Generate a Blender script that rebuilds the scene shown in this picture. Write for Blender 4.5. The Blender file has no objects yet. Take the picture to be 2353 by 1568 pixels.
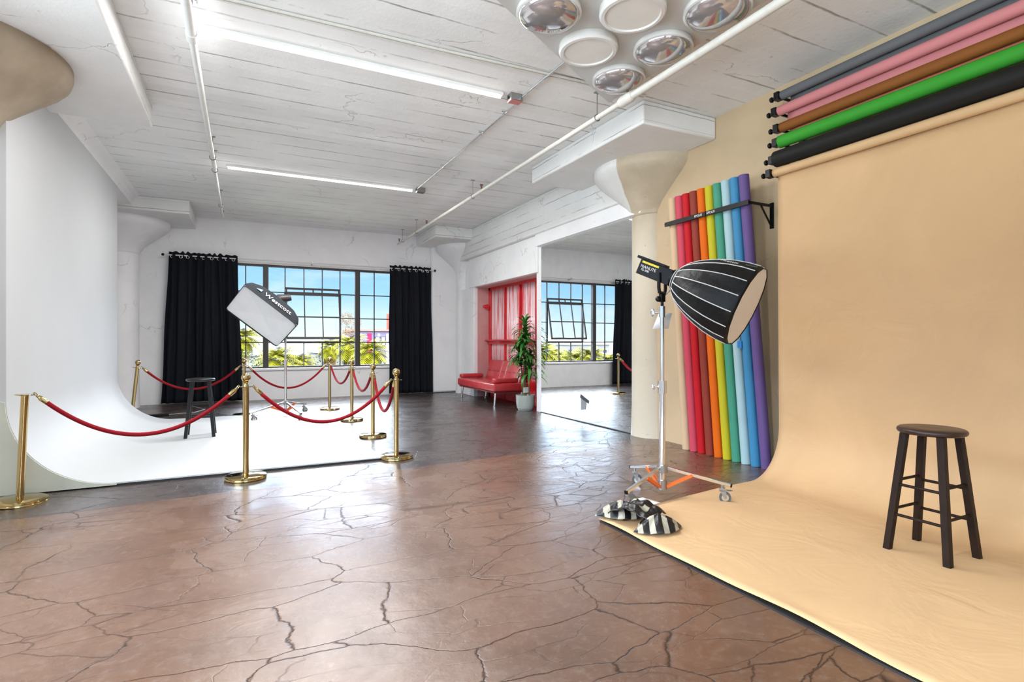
import bpy, math, random
from mathutils import Vector, Matrix
random.seed(7)
PI = math.pi
COL = bpy.context.scene.collection
H = 3.81          # ceiling height
XW = 4.8          # right wall plane
YW = 12.8         # window wall plane
EYE = 1.27
TH = math.radians(26.4)

# ------------------------------------------------------------------ materials
MATS = {}
def new_mat(name):
    m = bpy.data.materials.new(name); m.use_nodes = True
    nt = m.node_tree
    return m, nt, nt.nodes['Principled BSDF']
def N(nt, t, **kw):
    n = nt.nodes.new(t)
    for k, v in kw.items():
        if k in n.inputs.keys(): n.inputs[k].default_value = v
        else: setattr(n, k, v)
    return n
def ramp(nt, fac, stops):
    r = nt.nodes.new('ShaderNodeValToRGB')
    el = r.color_ramp.elements
    while len(el) < len(stops): el.new(0.5)
    for e, (p, c) in zip(el, stops):
        e.position = p
        e.color = (c[0], c[1], c[2], 1) if isinstance(c, (tuple, list)) else (c, c, c, 1)
    nt.links.new(fac, r.inputs[0])
    return r
def math_n(nt, op, a, b=None, c=None):
    n = nt.nodes.new('ShaderNodeMath'); n.operation = op
    for i, v in enumerate((a, b, c)):
        if v is None: continue
        if hasattr(v, 'links'): nt.links.new(v, n.inputs[i])
        else: n.inputs[i].default_value = v
    return n.outputs[0]
def mixc(nt, fac, a, b, mode='MIX'):
    n = nt.nodes.new('ShaderNodeMix'); n.data_type = 'RGBA'; n.blend_type = mode
    for sock, v in ((n.inputs[0], fac), (n.inputs[6], a), (n.inputs[7], b)):
        if hasattr(v, 'links'): nt.links.new(v, sock)
        elif isinstance(v, (tuple, list)): sock.default_value = (v[0], v[1], v[2], 1)
        else: sock.default_value = v
    return n.outputs[2]
def noise(nt, vec, scale, detail=4, rough=.55, dist=0):
    n = N(nt, 'ShaderNodeTexNoise', Scale=scale, Detail=detail, Roughness=rough, Distortion=dist)
    nt.links.new(vec, n.inputs['Vector'])
    return n.outputs['Fac']
def coords(nt, kind='Object'):
    return nt.nodes.new('ShaderNodeTexCoord').outputs[kind]
def mapping(nt, vec, scale=(1, 1, 1), loc=(0, 0, 0)):
    n = nt.nodes.new('ShaderNodeMapping'); n.inputs['Scale'].default_value = scale; n.inputs['Location'].default_value = loc
    nt.links.new(vec, n.inputs['Vector']); return n.outputs[0]
def bump(nt, bs, height, strength=.3, dist=.01):
    b = N(nt, 'ShaderNodeBump', Strength=strength, Distance=dist)
    nt.links.new(height, b.inputs['Height']); nt.links.new(b.outputs[0], bs.inputs['Normal'])
def M(name, col, rough=.5, metal=0., var=.0, vs=6., bmp=0., bs_=30., bd=.004, coat=0., spec=.5, sheen=0., emit=None):
    if name in MATS: return MATS[name]
    m, nt, bs = new_mat(name)
    bs.inputs['Base Color'].default_value = (*col, 1)
    bs.inputs['Roughness'].default_value = rough
    bs.inputs['Metallic'].default_value = metal
    bs.inputs['Coat Weight'].default_value = coat
    bs.inputs['Specular IOR Level'].default_value = spec
    bs.inputs['Sheen Weight'].default_value = sheen
    if emit:
        bs.inputs['Emission Color'].default_value = (*emit[0], 1); bs.inputs['Emission Strength'].default_value = emit[1]
    oc = coords(nt)
    nf = noise(nt, oc, vs, 5)
    v = max(var, .03)
    r = ramp(nt, nf, [(.3, tuple(c*(1-v) for c in col)), (.7, tuple(min(1, c*(1+v)) for c in col))])
    nt.links.new(r.outputs[0], bs.inputs['Base Color'])
    if bmp: bump(nt, bs, noise(nt, oc, bs_, 6), bmp, bd)
    MATS[name] = m
    return m

def plaster(name, col, col2=None, blotch=1.1, cracks=True, bstr=.45, boards=None, rough=.62):
    m, nt, bs = new_mat(name)
    oc = coords(nt)
    c2 = col2 or tuple(c*.86 for c in col)
    base = ramp(nt, noise(nt, oc, blotch, 6, .6), [(.38, c2), (.62, col)]).outputs[0]
    fine = noise(nt, oc, 9, 8, .7)
    base = mixc(nt, math_n(nt, 'MULTIPLY', ramp(nt, fine, [(.62, 0.), (.78, 1.)]).outputs[0], .35), base, tuple(c*.72 for c in col))
    h = math_n(nt, 'ADD', math_n(nt, 'MULTIPLY', noise(nt, oc, 3.2, 8, .6), 1.), math_n(nt, 'MULTIPLY', noise(nt, oc, 34, 5, .6), .22))
    if boards:   # formwork board marks: lines along one axis every .35 m, broken up by noise
        sp = N(nt, 'ShaderNodeSeparateXYZ'); nt.links.new(oc, sp.inputs[0])
        ax, along, pitch = boards
        wob = math_n(nt, 'MULTIPLY', math_n(nt, 'SUBTRACT', noise(nt, mapping(nt, oc, (1.2, 1.2, 1.2)), 2.5, 6, .65), .5), .035)
        v = math_n(nt, 'ADD', sp.outputs[ax], wob)
        fr = math_n(nt, 'ABSOLUTE', math_n(nt, 'SUBTRACT', math_n(nt, 'FRACT', math_n(nt, 'DIVIDE', v, pitch)), .5))
        line = ramp(nt, fr, [(0, 1.), (.016, .75), (.04, 0.)]).outputs[0]
        idx = math_n(nt, 'FLOOR', math_n(nt, 'DIVIDE', v, pitch))
        cmb = N(nt, 'ShaderNodeCombineXYZ'); nt.links.new(math_n(nt, 'MULTIPLY', idx, 7.31), cmb.inputs[1])
        nt.links.new(math_n(nt, 'MULTIPLY', sp.outputs[along], .75), cmb.inputs[0])
        brk = ramp(nt, noise(nt, cmb.outputs[0], 1.5, 5, .7), [(.42, 0.), (.58, 1.)]).outputs[0]
        lm = math_n(nt, 'MULTIPLY', line, brk)
        base = mixc(nt, math_n(nt, 'MULTIPLY', lm, .75), base, (.20, .18, .15))
        tone = N(nt, 'ShaderNodeTexWhiteNoise', noise_dimensions='1D'); nt.links.new(idx, tone.inputs['W'])
        base = mixc(nt, 1., base, ramp(nt, tone.outputs['Value'], [(0, .93), (1, 1.)]).outputs[0], 'MULTIPLY')
        h = math_n(nt, 'SUBTRACT', math_n(nt, 'ADD', h, math_n(nt, 'MULTIPLY', tone.outputs['Value'], .35)), math_n(nt, 'MULTIPLY', lm, 1.1))
    if cracks:
        dv = N(nt, 'ShaderNodeVectorMath', operation='ADD'); nt.links.new(oc, dv.inputs[0])
        nn = N(nt, 'ShaderNodeTexNoise', Scale=2.2, Detail=5); nt.links.new(oc, nn.inputs['Vector'])
        nt.links.new(nn.outputs['Color'], dv.inputs[1])
        vo = N(nt, 'ShaderNodeTexVoronoi', Scale=.55, feature='DISTANCE_TO_EDGE'); nt.links.new(dv.outputs[0], vo.inputs['Vector'])
        cm = ramp(nt, vo.outputs['Distance'], [(0, 1.), (.006, 0.)]).outputs[0]
        cm = math_n(nt, 'MULTIPLY', cm, ramp(nt, noise(nt, oc, 1.3, 3), [(.52, 0.), (.6, 1.)]).outputs[0])
        base = mixc(nt, math_n(nt, 'MULTIPLY', cm, .45), base, (.25, .23, .2))
        pit = ramp(nt, noise(nt, oc, 15, 3, .6), [(.26, 1.), (.3, 0.)]).outputs[0]
        base = mixc(nt, math_n(nt, 'MULTIPLY', pit, .4), base, (.3, .27, .24))
        h = math_n(nt, 'SUBTRACT', h, math_n(nt, 'MULTIPLY', cm, .5))
    nt.links.new(base, bs.inputs['Base Color'])
    bs.inputs['Roughness'].default_value = rough
    bump(nt, bs, h, bstr, .012)
    MATS[name] = m
    return m

def floor_mat():
    m, nt, bs = new_mat('painted concrete floor'); oc = coords(nt)
    sp = N(nt, 'ShaderNodeSeparateXYZ'); nt.links.new(oc, sp.inputs[0])
    # two floor paints: red brown near, charcoal brown beyond a cut line
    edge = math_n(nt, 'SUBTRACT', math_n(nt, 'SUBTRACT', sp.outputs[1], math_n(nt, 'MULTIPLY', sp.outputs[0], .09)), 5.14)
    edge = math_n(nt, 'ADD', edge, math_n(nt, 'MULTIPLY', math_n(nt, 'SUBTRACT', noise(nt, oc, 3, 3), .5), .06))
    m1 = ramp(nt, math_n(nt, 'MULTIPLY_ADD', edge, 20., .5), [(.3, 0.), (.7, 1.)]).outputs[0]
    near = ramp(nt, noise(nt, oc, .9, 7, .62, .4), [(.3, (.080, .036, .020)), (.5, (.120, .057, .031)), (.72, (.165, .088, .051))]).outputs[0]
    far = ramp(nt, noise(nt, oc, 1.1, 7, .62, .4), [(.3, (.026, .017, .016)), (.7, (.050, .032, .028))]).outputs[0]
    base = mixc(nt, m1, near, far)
    base = mixc(nt, math_n(nt, 'MULTIPLY', ramp(nt, noise(nt, oc, 22, 8, .75), [(.5, 0.), (.75, 1.)]).outputs[0], .35), base, (.30, .24, .20))
    # cracks
    dv = N(nt, 'ShaderNodeVectorMath', operation='MULTIPLY_ADD')
    nn = N(nt, 'ShaderNodeTexNoise', Scale=1.7, Detail=6, Roughness=.6); nt.links.new(oc, nn.inputs['Vector'])
    nt.links.new(nn.outputs['Color'], dv.inputs[0]); dv.inputs[1].default_value = (.22, .22, 0); nt.links.new(mapping(nt, oc, (.62, 1.45, 0)), dv.inputs[2])
    def vor(scale, w):
        vo = N(nt, 'ShaderNodeTexVoronoi', Scale=scale, feature='DISTANCE_TO_EDGE'); nt.links.new(dv.outputs[0], vo.inputs['Vector'])
        return ramp(nt, vo.outputs['Distance'], [(0, 1.), (w, .55), (w*2.2, 0.)]).outputs[0]
    k1 = math_n(nt, 'MULTIPLY', vor(1.9, .0042), ramp(nt, noise(nt, oc, 1.1, 4, .6), [(.30, .25), (.45, 1.)]).outputs[0])
    k2 = math_n(nt, 'MULTIPLY', vor(3.7, .0070), math_n(nt, 'MAXIMUM', ramp(nt, math_n(nt, 'ADD', math_n(nt, 'MULTIPLY', sp.outputs[0], .2), noise(nt, oc, 1.2, 3)), [(.76, 0.), (.92, 1.)]).outputs[0], ramp(nt, noise(nt, mapping(nt, oc, loc=(5, 3, 0)), .8, 4, .6), [(.47, 0.), (.62, .8)]).outputs[0]))
    k = math_n(nt, 'MAXIMUM', k1, k2)
    base = mixc(nt, math_n(nt, 'MULTIPLY', k, .92), base, (.028, .017, .012))
    pit = ramp(nt, noise(nt, oc, 26, 3, .5), [(.24, 1.), (.29, 0.)]).outputs[0]
    base = mixc(nt, math_n(nt, 'MULTIPLY', pit, .6), base, (.03, .02, .015))
    nt.links.new(base, bs.inputs['Base Color'])
    rg = ramp(nt, noise(nt, oc, 1.9, 8, .68, .6), [(.28, .27), (.5, .36), (.75, .52)]).outputs[0]
    nt.links.new(rg, bs.inputs['Roughness'])
    nt.links.new(math_n(nt, 'MULTIPLY_ADD', k, -.52, .55), bs.inputs['Coat Weight'])
    nt.links.new(math_n(nt, 'MULTIPLY_ADD', k, -.5, .6), bs.inputs['Specular IOR Level'])
    bs.inputs['Coat IOR'].default_value = 1.5
    nt.links.new(math_n(nt, 'MULTIPLY', rg, .75), bs.inputs['Coat Roughness'])
    h = math_n(nt, 'ADD', math_n(nt, 'MULTIPLY', noise(nt, oc, 1.6, 5, .5), 1.4), math_n(nt, 'MULTIPLY', noise(nt, oc, 42, 5, .6), .13))
    h = math_n(nt, 'ADD', h, math_n(nt, 'MULTIPLY', noise(nt, oc, 9, 5, .6), .16))
    h = math_n(nt, 'SUBTRACT', h, math_n(nt, 'MULTIPLY', k, .30)); h = math_n(nt, 'SUBTRACT', h, math_n(nt, 'MULTIPLY', pit, .12))
    b = N(nt, 'ShaderNodeBump', Strength=.45, Distance=.012)
    nt.links.new(h, b.inputs['Height'])
    nt.links.new(b.outputs[0], bs.inputs['Normal']); nt.links.new(b.outputs[0], bs.inputs['Coat Normal'])
    return m

def glass_mat(name='window glass', tint=(1, 1, 1)):
    m, nt, bs = new_mat(name); nt.nodes.remove(bs)
    out = nt.nodes['Material Output']
    tr = N(nt, 'ShaderNodeBsdfTransparent'); tr.inputs[0].default_value = (*tint, 1)
    gl = N(nt, 'ShaderNodeBsdfGlossy', Roughness=.16)
    fr = N(nt, 'ShaderNodeFresnel', IOR=1.12)
    mx = N(nt, 'ShaderNodeMixShader')
    nt.links.new(fr.outputs[0], mx.inputs[0]); nt.links.new(tr.outputs[0], mx.inputs[1]); nt.links.new(gl.outputs[0], mx.inputs[2])
    nt.links.new(mx.outputs[0], out.inputs[0])
    MATS[name] = m
    return m

WHITE = plaster('white painted plaster', (.88, .88, .885), (.81, .81, .825))
CEIL = plaster('white painted board marked concrete', (.88, .88, .87), (.80, .80, .795), boards=(1, 0, .352), bstr=.6)
BEAMM = plaster('white painted beam concrete', (.84, .84, .83), (.78, .78, .77), boards=(2, 1, .16), bstr=.6)
BEIGE = plaster('tan painted wall', (.56, .42, .265), (.50, .375, .235), bstr=.3)
CONC = None
def column_mat():
    """bare tan concrete towards the front of the room, white paint on the window side"""
    m, nt, bs = new_mat('half painted column concrete'); oc = coords(nt)
    sp = N(nt, 'ShaderNodeSeparateXYZ'); nt.links.new(oc, sp.inputs[0])
    wob = math_n(nt, 'MULTIPLY', math_n(nt, 'SUBTRACT', noise(nt, oc, 1.6, 4), .5), .16)
    d = math_n(nt, 'ADD', math_n(nt, 'ADD', math_n(nt, 'MULTIPLY', sp.outputs[1], 1.), math_n(nt, 'MULTIPLY', sp.outputs[0], -.62)), wob)
    f = ramp(nt, math_n(nt, 'MULTIPLY_ADD', math_n(nt, 'SUBTRACT', d, .30), 22., .5), [(.3, 0.), (.7, 1.)]).outputs[0]
    tan = ramp(nt, noise(nt, oc, 2.4, 7, .65), [(.3, (.42, .345, .245)), (.7, (.56, .47, .35))]).outputs[0]
    low = ramp(nt, sp.outputs[2], [(0, 1.), (1, 1.)]).outputs[0]
    lowmask = ramp(nt, math_n(nt, 'DIVIDE', sp.outputs[2], 4.), [(.60, 1.), (.76, 0.)]).outputs[0]
    cream = (.66, .60, .48)
    tan2 = mixc(nt, math_n(nt, 'MULTIPLY', lowmask, .8), tan, cream)
    wht = ramp(nt, noise(nt, oc, 1.5, 6, .6), [(.4, (.70, .695, .67)), (.6, (.77, .77, .75))]).outputs[0]
    base = mixc(nt, f, tan2, wht)
    pit = ramp(nt, noise(nt, oc, 11, 3, .6), [(.25, 1.), (.3, 0.)]).outputs[0]
    base = mixc(nt, math_n(nt, 'MULTIPLY', pit, .4), base, (.26, .22, .17))
    nt.links.new(base, bs.inputs['Base Color']); bs.inputs['Roughness'].default_value = .6
    h = math_n(nt, 'ADD', noise(nt, oc, 4, 8, .6), math_n(nt, 'MULTIPLY', noise(nt, oc, 25, 6, .6), .25))
    h = math_n(nt, 'SUBTRACT', h, math_n(nt, 'MULTIPLY', pit, .3))
    bump(nt, bs, h, .55, .014)
    return m
COLM = column_mat()
RAWC = plaster('bare tan concrete', (.42, .35, .26), (.30, .235, .165), bstr=.5)
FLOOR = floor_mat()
GLASS = glass_mat()
STEEL = M('dark window steel', (.055, .05, .05), .5, .3)
REDP = M('red gloss paint', (.62, .012, .02), .28, 0, .12, bmp=.2, coat=.5)
def red_panel_mat():
    m, nt, bs = new_mat('streaky red painted corrugated sheet'); oc = coords(nt)
    st = noise(nt, mapping(nt, oc, (1, 9, .35)), 2.2, 6, .6)
    base = ramp(nt, st, [(.34, (.72, .05, .07)), (.43, (.84, .30, .33)), (.50, (.90, .66, .68)), (.7, (.93, .82, .84))]).outputs[0]
    nt.links.new(base, bs.inputs['Base Color']); bs.inputs['Roughness'].default_value = .3
    bs.inputs['Coat Weight'].default_value = .3
    return m
REDPAN = red_panel_mat()
PINKP = plaster('pink tinted plaster reveal', (.62, .36, .34), (.56, .27, .26), bstr=.3)
CYC = M('matte white cyclorama paint', (.53, .545, .555), .5, 0, .015, .8)
CYCE = M('cream white end panel paint', (.56, .58, .50), .6, 0, .05, 2.)
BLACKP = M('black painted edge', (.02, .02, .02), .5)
CHROME = M('chrome', (.72, .73, .74), .16, 1.)
GREYMET = M('brushed grey metal', (.35, .35, .35), .35, .9)
BRASS = M('polished brass', (.50, .375, .17), .10, 1., .05, 3)
VELVET = M('red velvet', (.23, .0015, .008), .8, 0, .1, 40, sheen=.05, spec=.2)
BLKFAB = M('black curtain fabric', (.005, .0065, .011), .85, 0, .2, 12, bmp=.1, bs_=60, spec=.25)
BLKPL = M('black plastic', (.004, .004, .0045), .42, spec=.3)
BLKW = M('black stained wood', (.005, .004, .004), .35, 0, .3, 9, coat=.1, spec=.35)
BRNW = M('dark espresso stained wood', (.016, .0075, .0045), .5, 0, .35, 7, spec=.2)
BRNSEAT = M('espresso wood seat', (.034, .015, .010), .38, 0, .3, 5, coat=.15, spec=.4)
PIPEM = M('white painted pipe', (.62, .60, .55), .4, 0, .06, 12)
PIPEW = M('bluish white painted pipe', (.66, .655, .63), .38, 0, .06, 12)
RUST = M('rusty brass sprinkler', (.18, .07, .03), .5, .7)
LEDM = M('lit diffuser', (1, 1, 1), .5, emit=((1, .99, .97), 2.4))
HOUS = M('white lamp housing', (.8, .8, .78), .4)
WPLAS = M('glossy white plastic', (.70, .69, .67), .22, coat=.3)
DOME = M('mirrored dome glass', (.50, .475, .475), .05, .68)
LENS = M('frosted lamp lens', (.74, .72, .68), .35)
PANELM = M('satin white panel', (.52, .51, .485), .3, 0, .03, 2, coat=.15)
MIRROR = M('mirror silver', (.90, .92, .92), .0, 1.); 
MIRROR.node_tree.nodes['Principled BSDF'].inputs['Roughness'].default_value = 0
GAFF = M('grey gaffer tape', (.045, .05, .055), .5)
RLEATH = M('red faux leather', (.47, .035, .04), .30, 0, .12, 6, bmp=.25, bs_=14, bd=.012, coat=.3)
PLANTL = M('dark green leaves', (.05, .20, .035), .35, 0, .45, 5)
STEMM = M('woody plant stem', (.10, .13, .05), .6, 0, .3, 20)
POTM = M('grey glazed pot', (.36, .40, .37), .3, 0, .06, 4)
SOIL = M('brown bark soil', (.14, .09, .05), .9, 0, .5, 60, bmp=.8)
ORANGE = M('orange anodised strut', (.78, .17, .03), .35, .4)
RUBBER = M('grey rubber wheel', (.07, .08, .085), .5)
SBBLK = M('black softbox fabric', (.003, .003, .0033), .45, 0, .3, 18, spec=.28, bmp=.5, bs_=9, bd=.02)
SBGREY = M('grey softbox fabric', (.032, .035, .040), .85, 0, .08, 3, spec=.1, bmp=.3, bs_=5, bd=.02)
PIPING = M('silver piping', (.62, .62, .60), .45)
DIFF = M('white diffuser cloth', (.76, .73, .70), .65, 0, .03, 4, bmp=.3, bs_=5, bd=.01)
DIFF2 = M('pale grey diffuser cloth', (.78, .79, .81), .65, 0, .03, 4, bmp=.3, bs_=3, bd=.015)
YEL = M('yellow tape', (.75, .62, .03), .4)
BLUET = M('blue tape', (.01, .16, .45), .5)
WPAPER = M('white paper', (.8, .8, .8), .6)
PRINTW = M('white print', (.8, .8, .8), .5)
PRINTD = M('grey print', (.16, .16, .15), .5)
BLUEP = M('blue print', (.25, .55, .8), .5)
def paper_mat(name, col, wrinkle=.25):
    m, nt, bs = new_mat(name); oc = coords(nt)
    base = ramp(nt, noise(nt, oc, 1.1, 5, .55, .8), [(.3, tuple(c*.93 for c in col)), (.7, tuple(min(1, c*1.04) for c in col))]).outputs[0]
    nt.links.new(base, bs.inputs['Base Color']); bs.inputs['Roughness'].default_value = .72
    bump(nt, bs, noise(nt, oc, 2.3, 4, .5, .8), wrinkle, .03)
    return m
TANP = paper_mat('tan seamless paper', (.58, .375, .195), .6)
def stripe_mat():
    m, nt, bs = new_mat('black and cream striped fabric'); oc = coords(nt)
    sp = N(nt, 'ShaderNodeSeparateXYZ'); nt.links.new(oc, sp.inputs[0])
    v = math_n(nt, 'ADD', sp.outputs[0], math_n(nt, 'MULTIPLY', noise(nt, oc, 6, 2), .05))
    f = math_n(nt, 'FRACT', math_n(nt, 'MULTIPLY', v, 11.5))
    r = ramp(nt, f, [(.0, (.007, .006, .006)), (.55, (.36, .33, .26))]); r.color_ramp.interpolation = 'CONSTANT'
    nt.links.new(r.outputs[0], bs.inputs['Base Color']); bs.inputs['Roughness'].default_value = .38
    bump(nt, bs, noise(nt, oc, 12, 4), .6, .02)
    return m
STRIPE = stripe_mat()

# ------------------------------------------------------------------ mesh builder
class B:
    def __init__(s): s.v = []; s.f = []; s.m = []; s.mi = 0
    def add(s, vs, fs):
        o = len(s.v); s.v += [tuple(v) for v in vs]
        for f in fs: s.f.append([i+o for i in f]); s.m.append(s.mi)
    def box(s, x0, x1, y0, y1, z0, z1, T=None, bev=0):
        if bev:
            b = bev; vs = []; 
            import bmesh
            bm = bmesh.new(); bmesh.ops.create_cube(bm, size=1)
            for v in bm.verts: v.co = Vector(((x0+x1)/2+v.co.x*(x1-x0), (y0+y1)/2+v.co.y*(y1-y0), (z0+z1)/2+v.co.z*(z1-z0)))
            bmesh.ops.bevel(bm, geom=bm.edges[:], offset=b, segments=3, profile=.6, affect='EDGES')
            bm.verts.index_update()
            vs = [v.co.copy() for v in bm.verts]; fs = [[v.index for v in f.verts] for f in bm.faces]; bm.free()
            if T: vs = [T @ v for v in vs]
            s.add(vs, fs); return s
        vs = [Vector((x, y, z)) for z in (z0, z1) for y in (y0, y1) for x in (x0, x1)]
        if T: vs = [T @ v for v in vs]
        s.add(vs, [(0, 2, 3, 1), (4, 5, 7, 6), (0, 1, 5, 4), (2, 6, 7, 3), (0, 4, 6, 2), (1, 3, 7, 5)]); return s
    def tube(s, pts, r, n=12, cap=True, flat=1.):
        pts = [Vector(p) for p in pts]; k = len(pts)
        rs = r if isinstance(r, (list, tuple)) else [r]*k
        t0 = (pts[1]-pts[0]).normalized()
        up = Vector((0, 0, 1)) if abs(t0.z) < .9 else Vector((1, 0, 0))
        a = t0.cross(up).normalized(); vs = []
        for i, p in enumerate(pts):
            t = (pts[min(i+1, k-1)]-pts[max(i-1, 0)]).normalized()
            a = (a-t*a.dot(t)).normalized(); b = t.cross(a)
            for j in range(n):
                w = 2*PI*j/n; vs.append(p+a*(rs[i]*math.cos(w))+b*(rs[i]*flat*math.sin(w)))
        fs = [(i*n+j, i*n+(j+1) % n, (i+1)*n+(j+1) % n, (i+1)*n+j) for i in range(k-1) for j in range(n)]
        if cap: fs += [tuple(range(n-1, -1, -1)), tuple(range((k-1)*n, k*n))]
        s.add(vs, fs); return s
    def lathe(s, prof, c=(0, 0, 0), n=32, T=None):
        vs = []; k = len(prof)
        for r, z in prof:
            for j in range(n):
                w = 2*PI*j/n; vs.append(Vector((c[0]+r*math.cos(w), c[1]+r*math.sin(w), c[2]+z)))
        if T: vs = [T @ v for v in vs]
        fs = [(i*n+j, i*n+(j+1) % n, (i+1)*n+(j+1) % n, (i+1)*n+j) for i in range(k-1) for j in range(n)]
        fs += [tuple(range(n-1, -1, -1)), tuple(range((k-1)*n, k*n))]
        s.add(vs, fs); return s
    def prism(s, poly, axis, a, b):
        def P(u, v, w): return {'x': (w, u, v), 'y': (u, w, v), 'z': (u, v, w)}[axis]
        n = len(poly)
        vs = [P(u, v, a) for u, v in poly]+[P(u, v, b) for u, v in poly]
        s.add(vs, [tuple(range(n-1, -1, -1)), tuple(range(n, 2*n))]+[(i, (i+1) % n, n+(i+1) % n, n+i) for i in range(n)]); return s
    def grid(s, fn, nu, nv, thick=None):
        vs = [Vector(fn(i/nu, j/nv)) for j in range(nv+1) for i in range(nu+1)]
        fs = [(j*(nu+1)+i, j*(nu+1)+i+1, (j+1)*(nu+1)+i+1, (j+1)*(nu+1)+i) for j in range(nv) for i in range(nu)]
        s.add(vs, fs); return s
    def ball(s, c, r, n=16, sc=(1, 1, 1), T=None):
        vs = []; m = n//2
        for i in range(1, m):
            p = PI*i/m
            for j in range(n):
                w = 2*PI*j/n; vs.append(Vector((c[0]+sc[0]*r*math.sin(p)*math.cos(w), c[1]+sc[1]*r*math.sin(p)*math.sin(w), c[2]+sc[2]*r*math.cos(p))))
        vs += [Vector((c[0], c[1], c[2]+r*sc[2])), Vector((c[0], c[1], c[2]-r*sc[2]))]
        if T: vs = [T @ v for v in vs]
        t = len(vs)-2
        fs = [(i*n+j, (i+1)*n+j, (i+1)*n+(j+1) % n, i*n+(j+1) % n) for i in range(m-2) for j in range(n)]
        fs += [(t, j, (j+1) % n) for j in range(n)]+[(t+1, (m-2)*n+(j+1) % n, (m-2)*n+j) for j in range(n)]
        s.add(vs, fs); return s
    def build(s, name, mat, parent=None, loc=None, smooth=35, bevel=0, solid=0, sub=0):
        me = bpy.data.meshes.new(name)
        me.from_pydata(s.v, [], s.f)
        mats = mat if isinstance(mat, (list, tuple)) else [mat]
        for m in mats: me.materials.append(m)
        if len(mats) > 1: me.polygons.foreach_set('material_index', s.m)
        import bmesh
        bm = bmesh.new(); bm.from_mesh(me)
        bmesh.ops.recalc_face_normals(bm, faces=bm.faces); bm.to_mesh(me); bm.free()
        if smooth:
            me.polygons.foreach_set('use_smooth', [True]*len(me.polygons))
            try: me.set_sharp_from_angle(angle=math.radians(smooth))
            except Exception: pass
        me.update()
        o = bpy.data.objects.new(name, me); COL.objects.link(o)
        if parent: o.parent = parent
        if loc: o.location = loc
        if solid:
            md = o.modifiers.new('solid', 'SOLIDIFY'); md.thickness = solid; md.offset = 0
        if sub:
            md = o.modifiers.new('sub', 'SUBSURF'); md.levels = sub; md.render_levels = sub
        if bevel:
            md = o.modifiers.new('bev', 'BEVEL'); md.width = bevel; md.segments = 2; md.limit_method = 'ANGLE'
        return o
def tag(o, label=None, cat=None, group=None, kind=None):
    if label: o['label'] = label
    if cat: o['category'] = cat
    if group: o['group'] = group
    if kind: o['kind'] = kind
    return o
def thing(name, label, cat, loc=(0, 0, 0), rz=0, group=None, rot=None):
    o = bpy.data.objects.new(name, None); COL.objects.link(o)
    o.location = loc; o.rotation_euler = rot or (0, 0, rz); o.empty_display_size = .1
    return tag(o, label, cat, group)
def struct(o): o['kind'] = 'structure'; return o
def copy_tree(o, parent=None):
    kids = list(o.children)
    c = o.copy(); COL.objects.link(c)
    if parent: c.parent = parent
    for k in kids: copy_tree(k, c)
    return c
def text(s_, size, T, mat, parent, name='lettering', ext=.0015, xs=1.):
    cu = bpy.data.curves.new(name, 'FONT'); cu.body = s_; cu.size = size; cu.extrude = ext
    cu.align_x = 'CENTER'; cu.align_y = 'CENTER'
    to = bpy.data.objects.new('tmp', cu); COL.objects.link(to)
    dg = bpy.context.evaluated_depsgraph_get(); dg.update()
    me = bpy.data.meshes.new_from_object(to.evaluated_get(dg))
    bpy.data.objects.remove(to)
    me.transform(T @ Matrix.Diagonal((xs, 1, 1, 1))); me.materials.clear(); me.materials.append(mat)
    o = bpy.data.objects.new(name, me); COL.objects.link(o); o.parent = parent
    return o
def frame_T(o, x, y, z):
    """matrix from an origin and three axes"""
    x, y, z = Vector(x).normalized(), Vector(y).normalized(), Vector(z).normalized()
    m = Matrix((x, y, z)).transposed().to_4x4(); m.translation = Vector(o); return m

# ------------------------------------------------------------------ camera
cam = bpy.data.cameras.new('camera'); co = bpy.data.objects.new('camera', cam); COL.objects.link(co)
cam.sensor_width = 36; cam.lens = 36*1240/2353; cam.clip_end = 900; cam.clip_start = .05
co.location = (0, 0, EYE); co.rotation_euler = (PI/2, 0, -TH)
bpy.context.scene.camera = co
sc = bpy.context.scene
sc.view_settings.view_transform = 'Standard'; sc.view_settings.look = 'None'
sc.view_settings.gamma = 1; sc.view_settings.use_curve_mapping = False
sc.view_settings.exposure = 1.2

# ------------------------------------------------------------------ room shell
Y0, X0 = -4.6, -2.4
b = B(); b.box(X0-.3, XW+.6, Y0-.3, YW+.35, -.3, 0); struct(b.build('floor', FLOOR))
b = B(); b.box(X0-.3, XW+.6, Y0-.3, YW+.35, H, H+.3); struct(b.build('ceiling', CEIL))
# window wall with its wide opening
WX0, WX1, WZ0, WZ1 = -1.14, 3.93, .68, 2.93
b = B()
b.box(X0-.3, WX0, YW, YW+.3, 0, H); b.box(WX1, XW+.6, YW, YW+.3, 0, H)
b.box(WX0, WX1, YW, YW+.3, 0, WZ0); b.box(WX0, WX1, YW, YW+.3, WZ1, H)
struct(b.build('wall_back', WHITE))
b = B(); b.box(WX0, WX1, YW-.035, YW+.02, WZ0-.05, WZ0); struct(b.build('trim_1', WHITE, bevel=.008))
# unseen front and left walls, with windows added to let in fill daylight
FX0, FX1 = -1.6, 1.4
b = B()
b.box(X0-.3, FX0, Y0-.3, Y0, 0, H); b.box(FX1, XW+.6, Y0-.3, Y0, 0, H)
b.box(FX0, FX1, Y0-.3, Y0, 0, .7); b.box(FX0, FX1, Y0-.3, Y0, 3.2, H)
struct(b.build('wall_front', WHITE))
LY0, LY1 = -3.6, 4.2
b = B()
b.box(X0-.3, X0, Y0-.3, LY0, 0, H); b.box(X0-.3, X0, LY1, YW+.3, 0, H)
b.box(X0-.3, X0, LY0, LY1, 0, .7); b.box(X0-.3, X0, LY0, LY1, 3.2, H)
struct(b.build('wall_left', WHITE))
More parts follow.
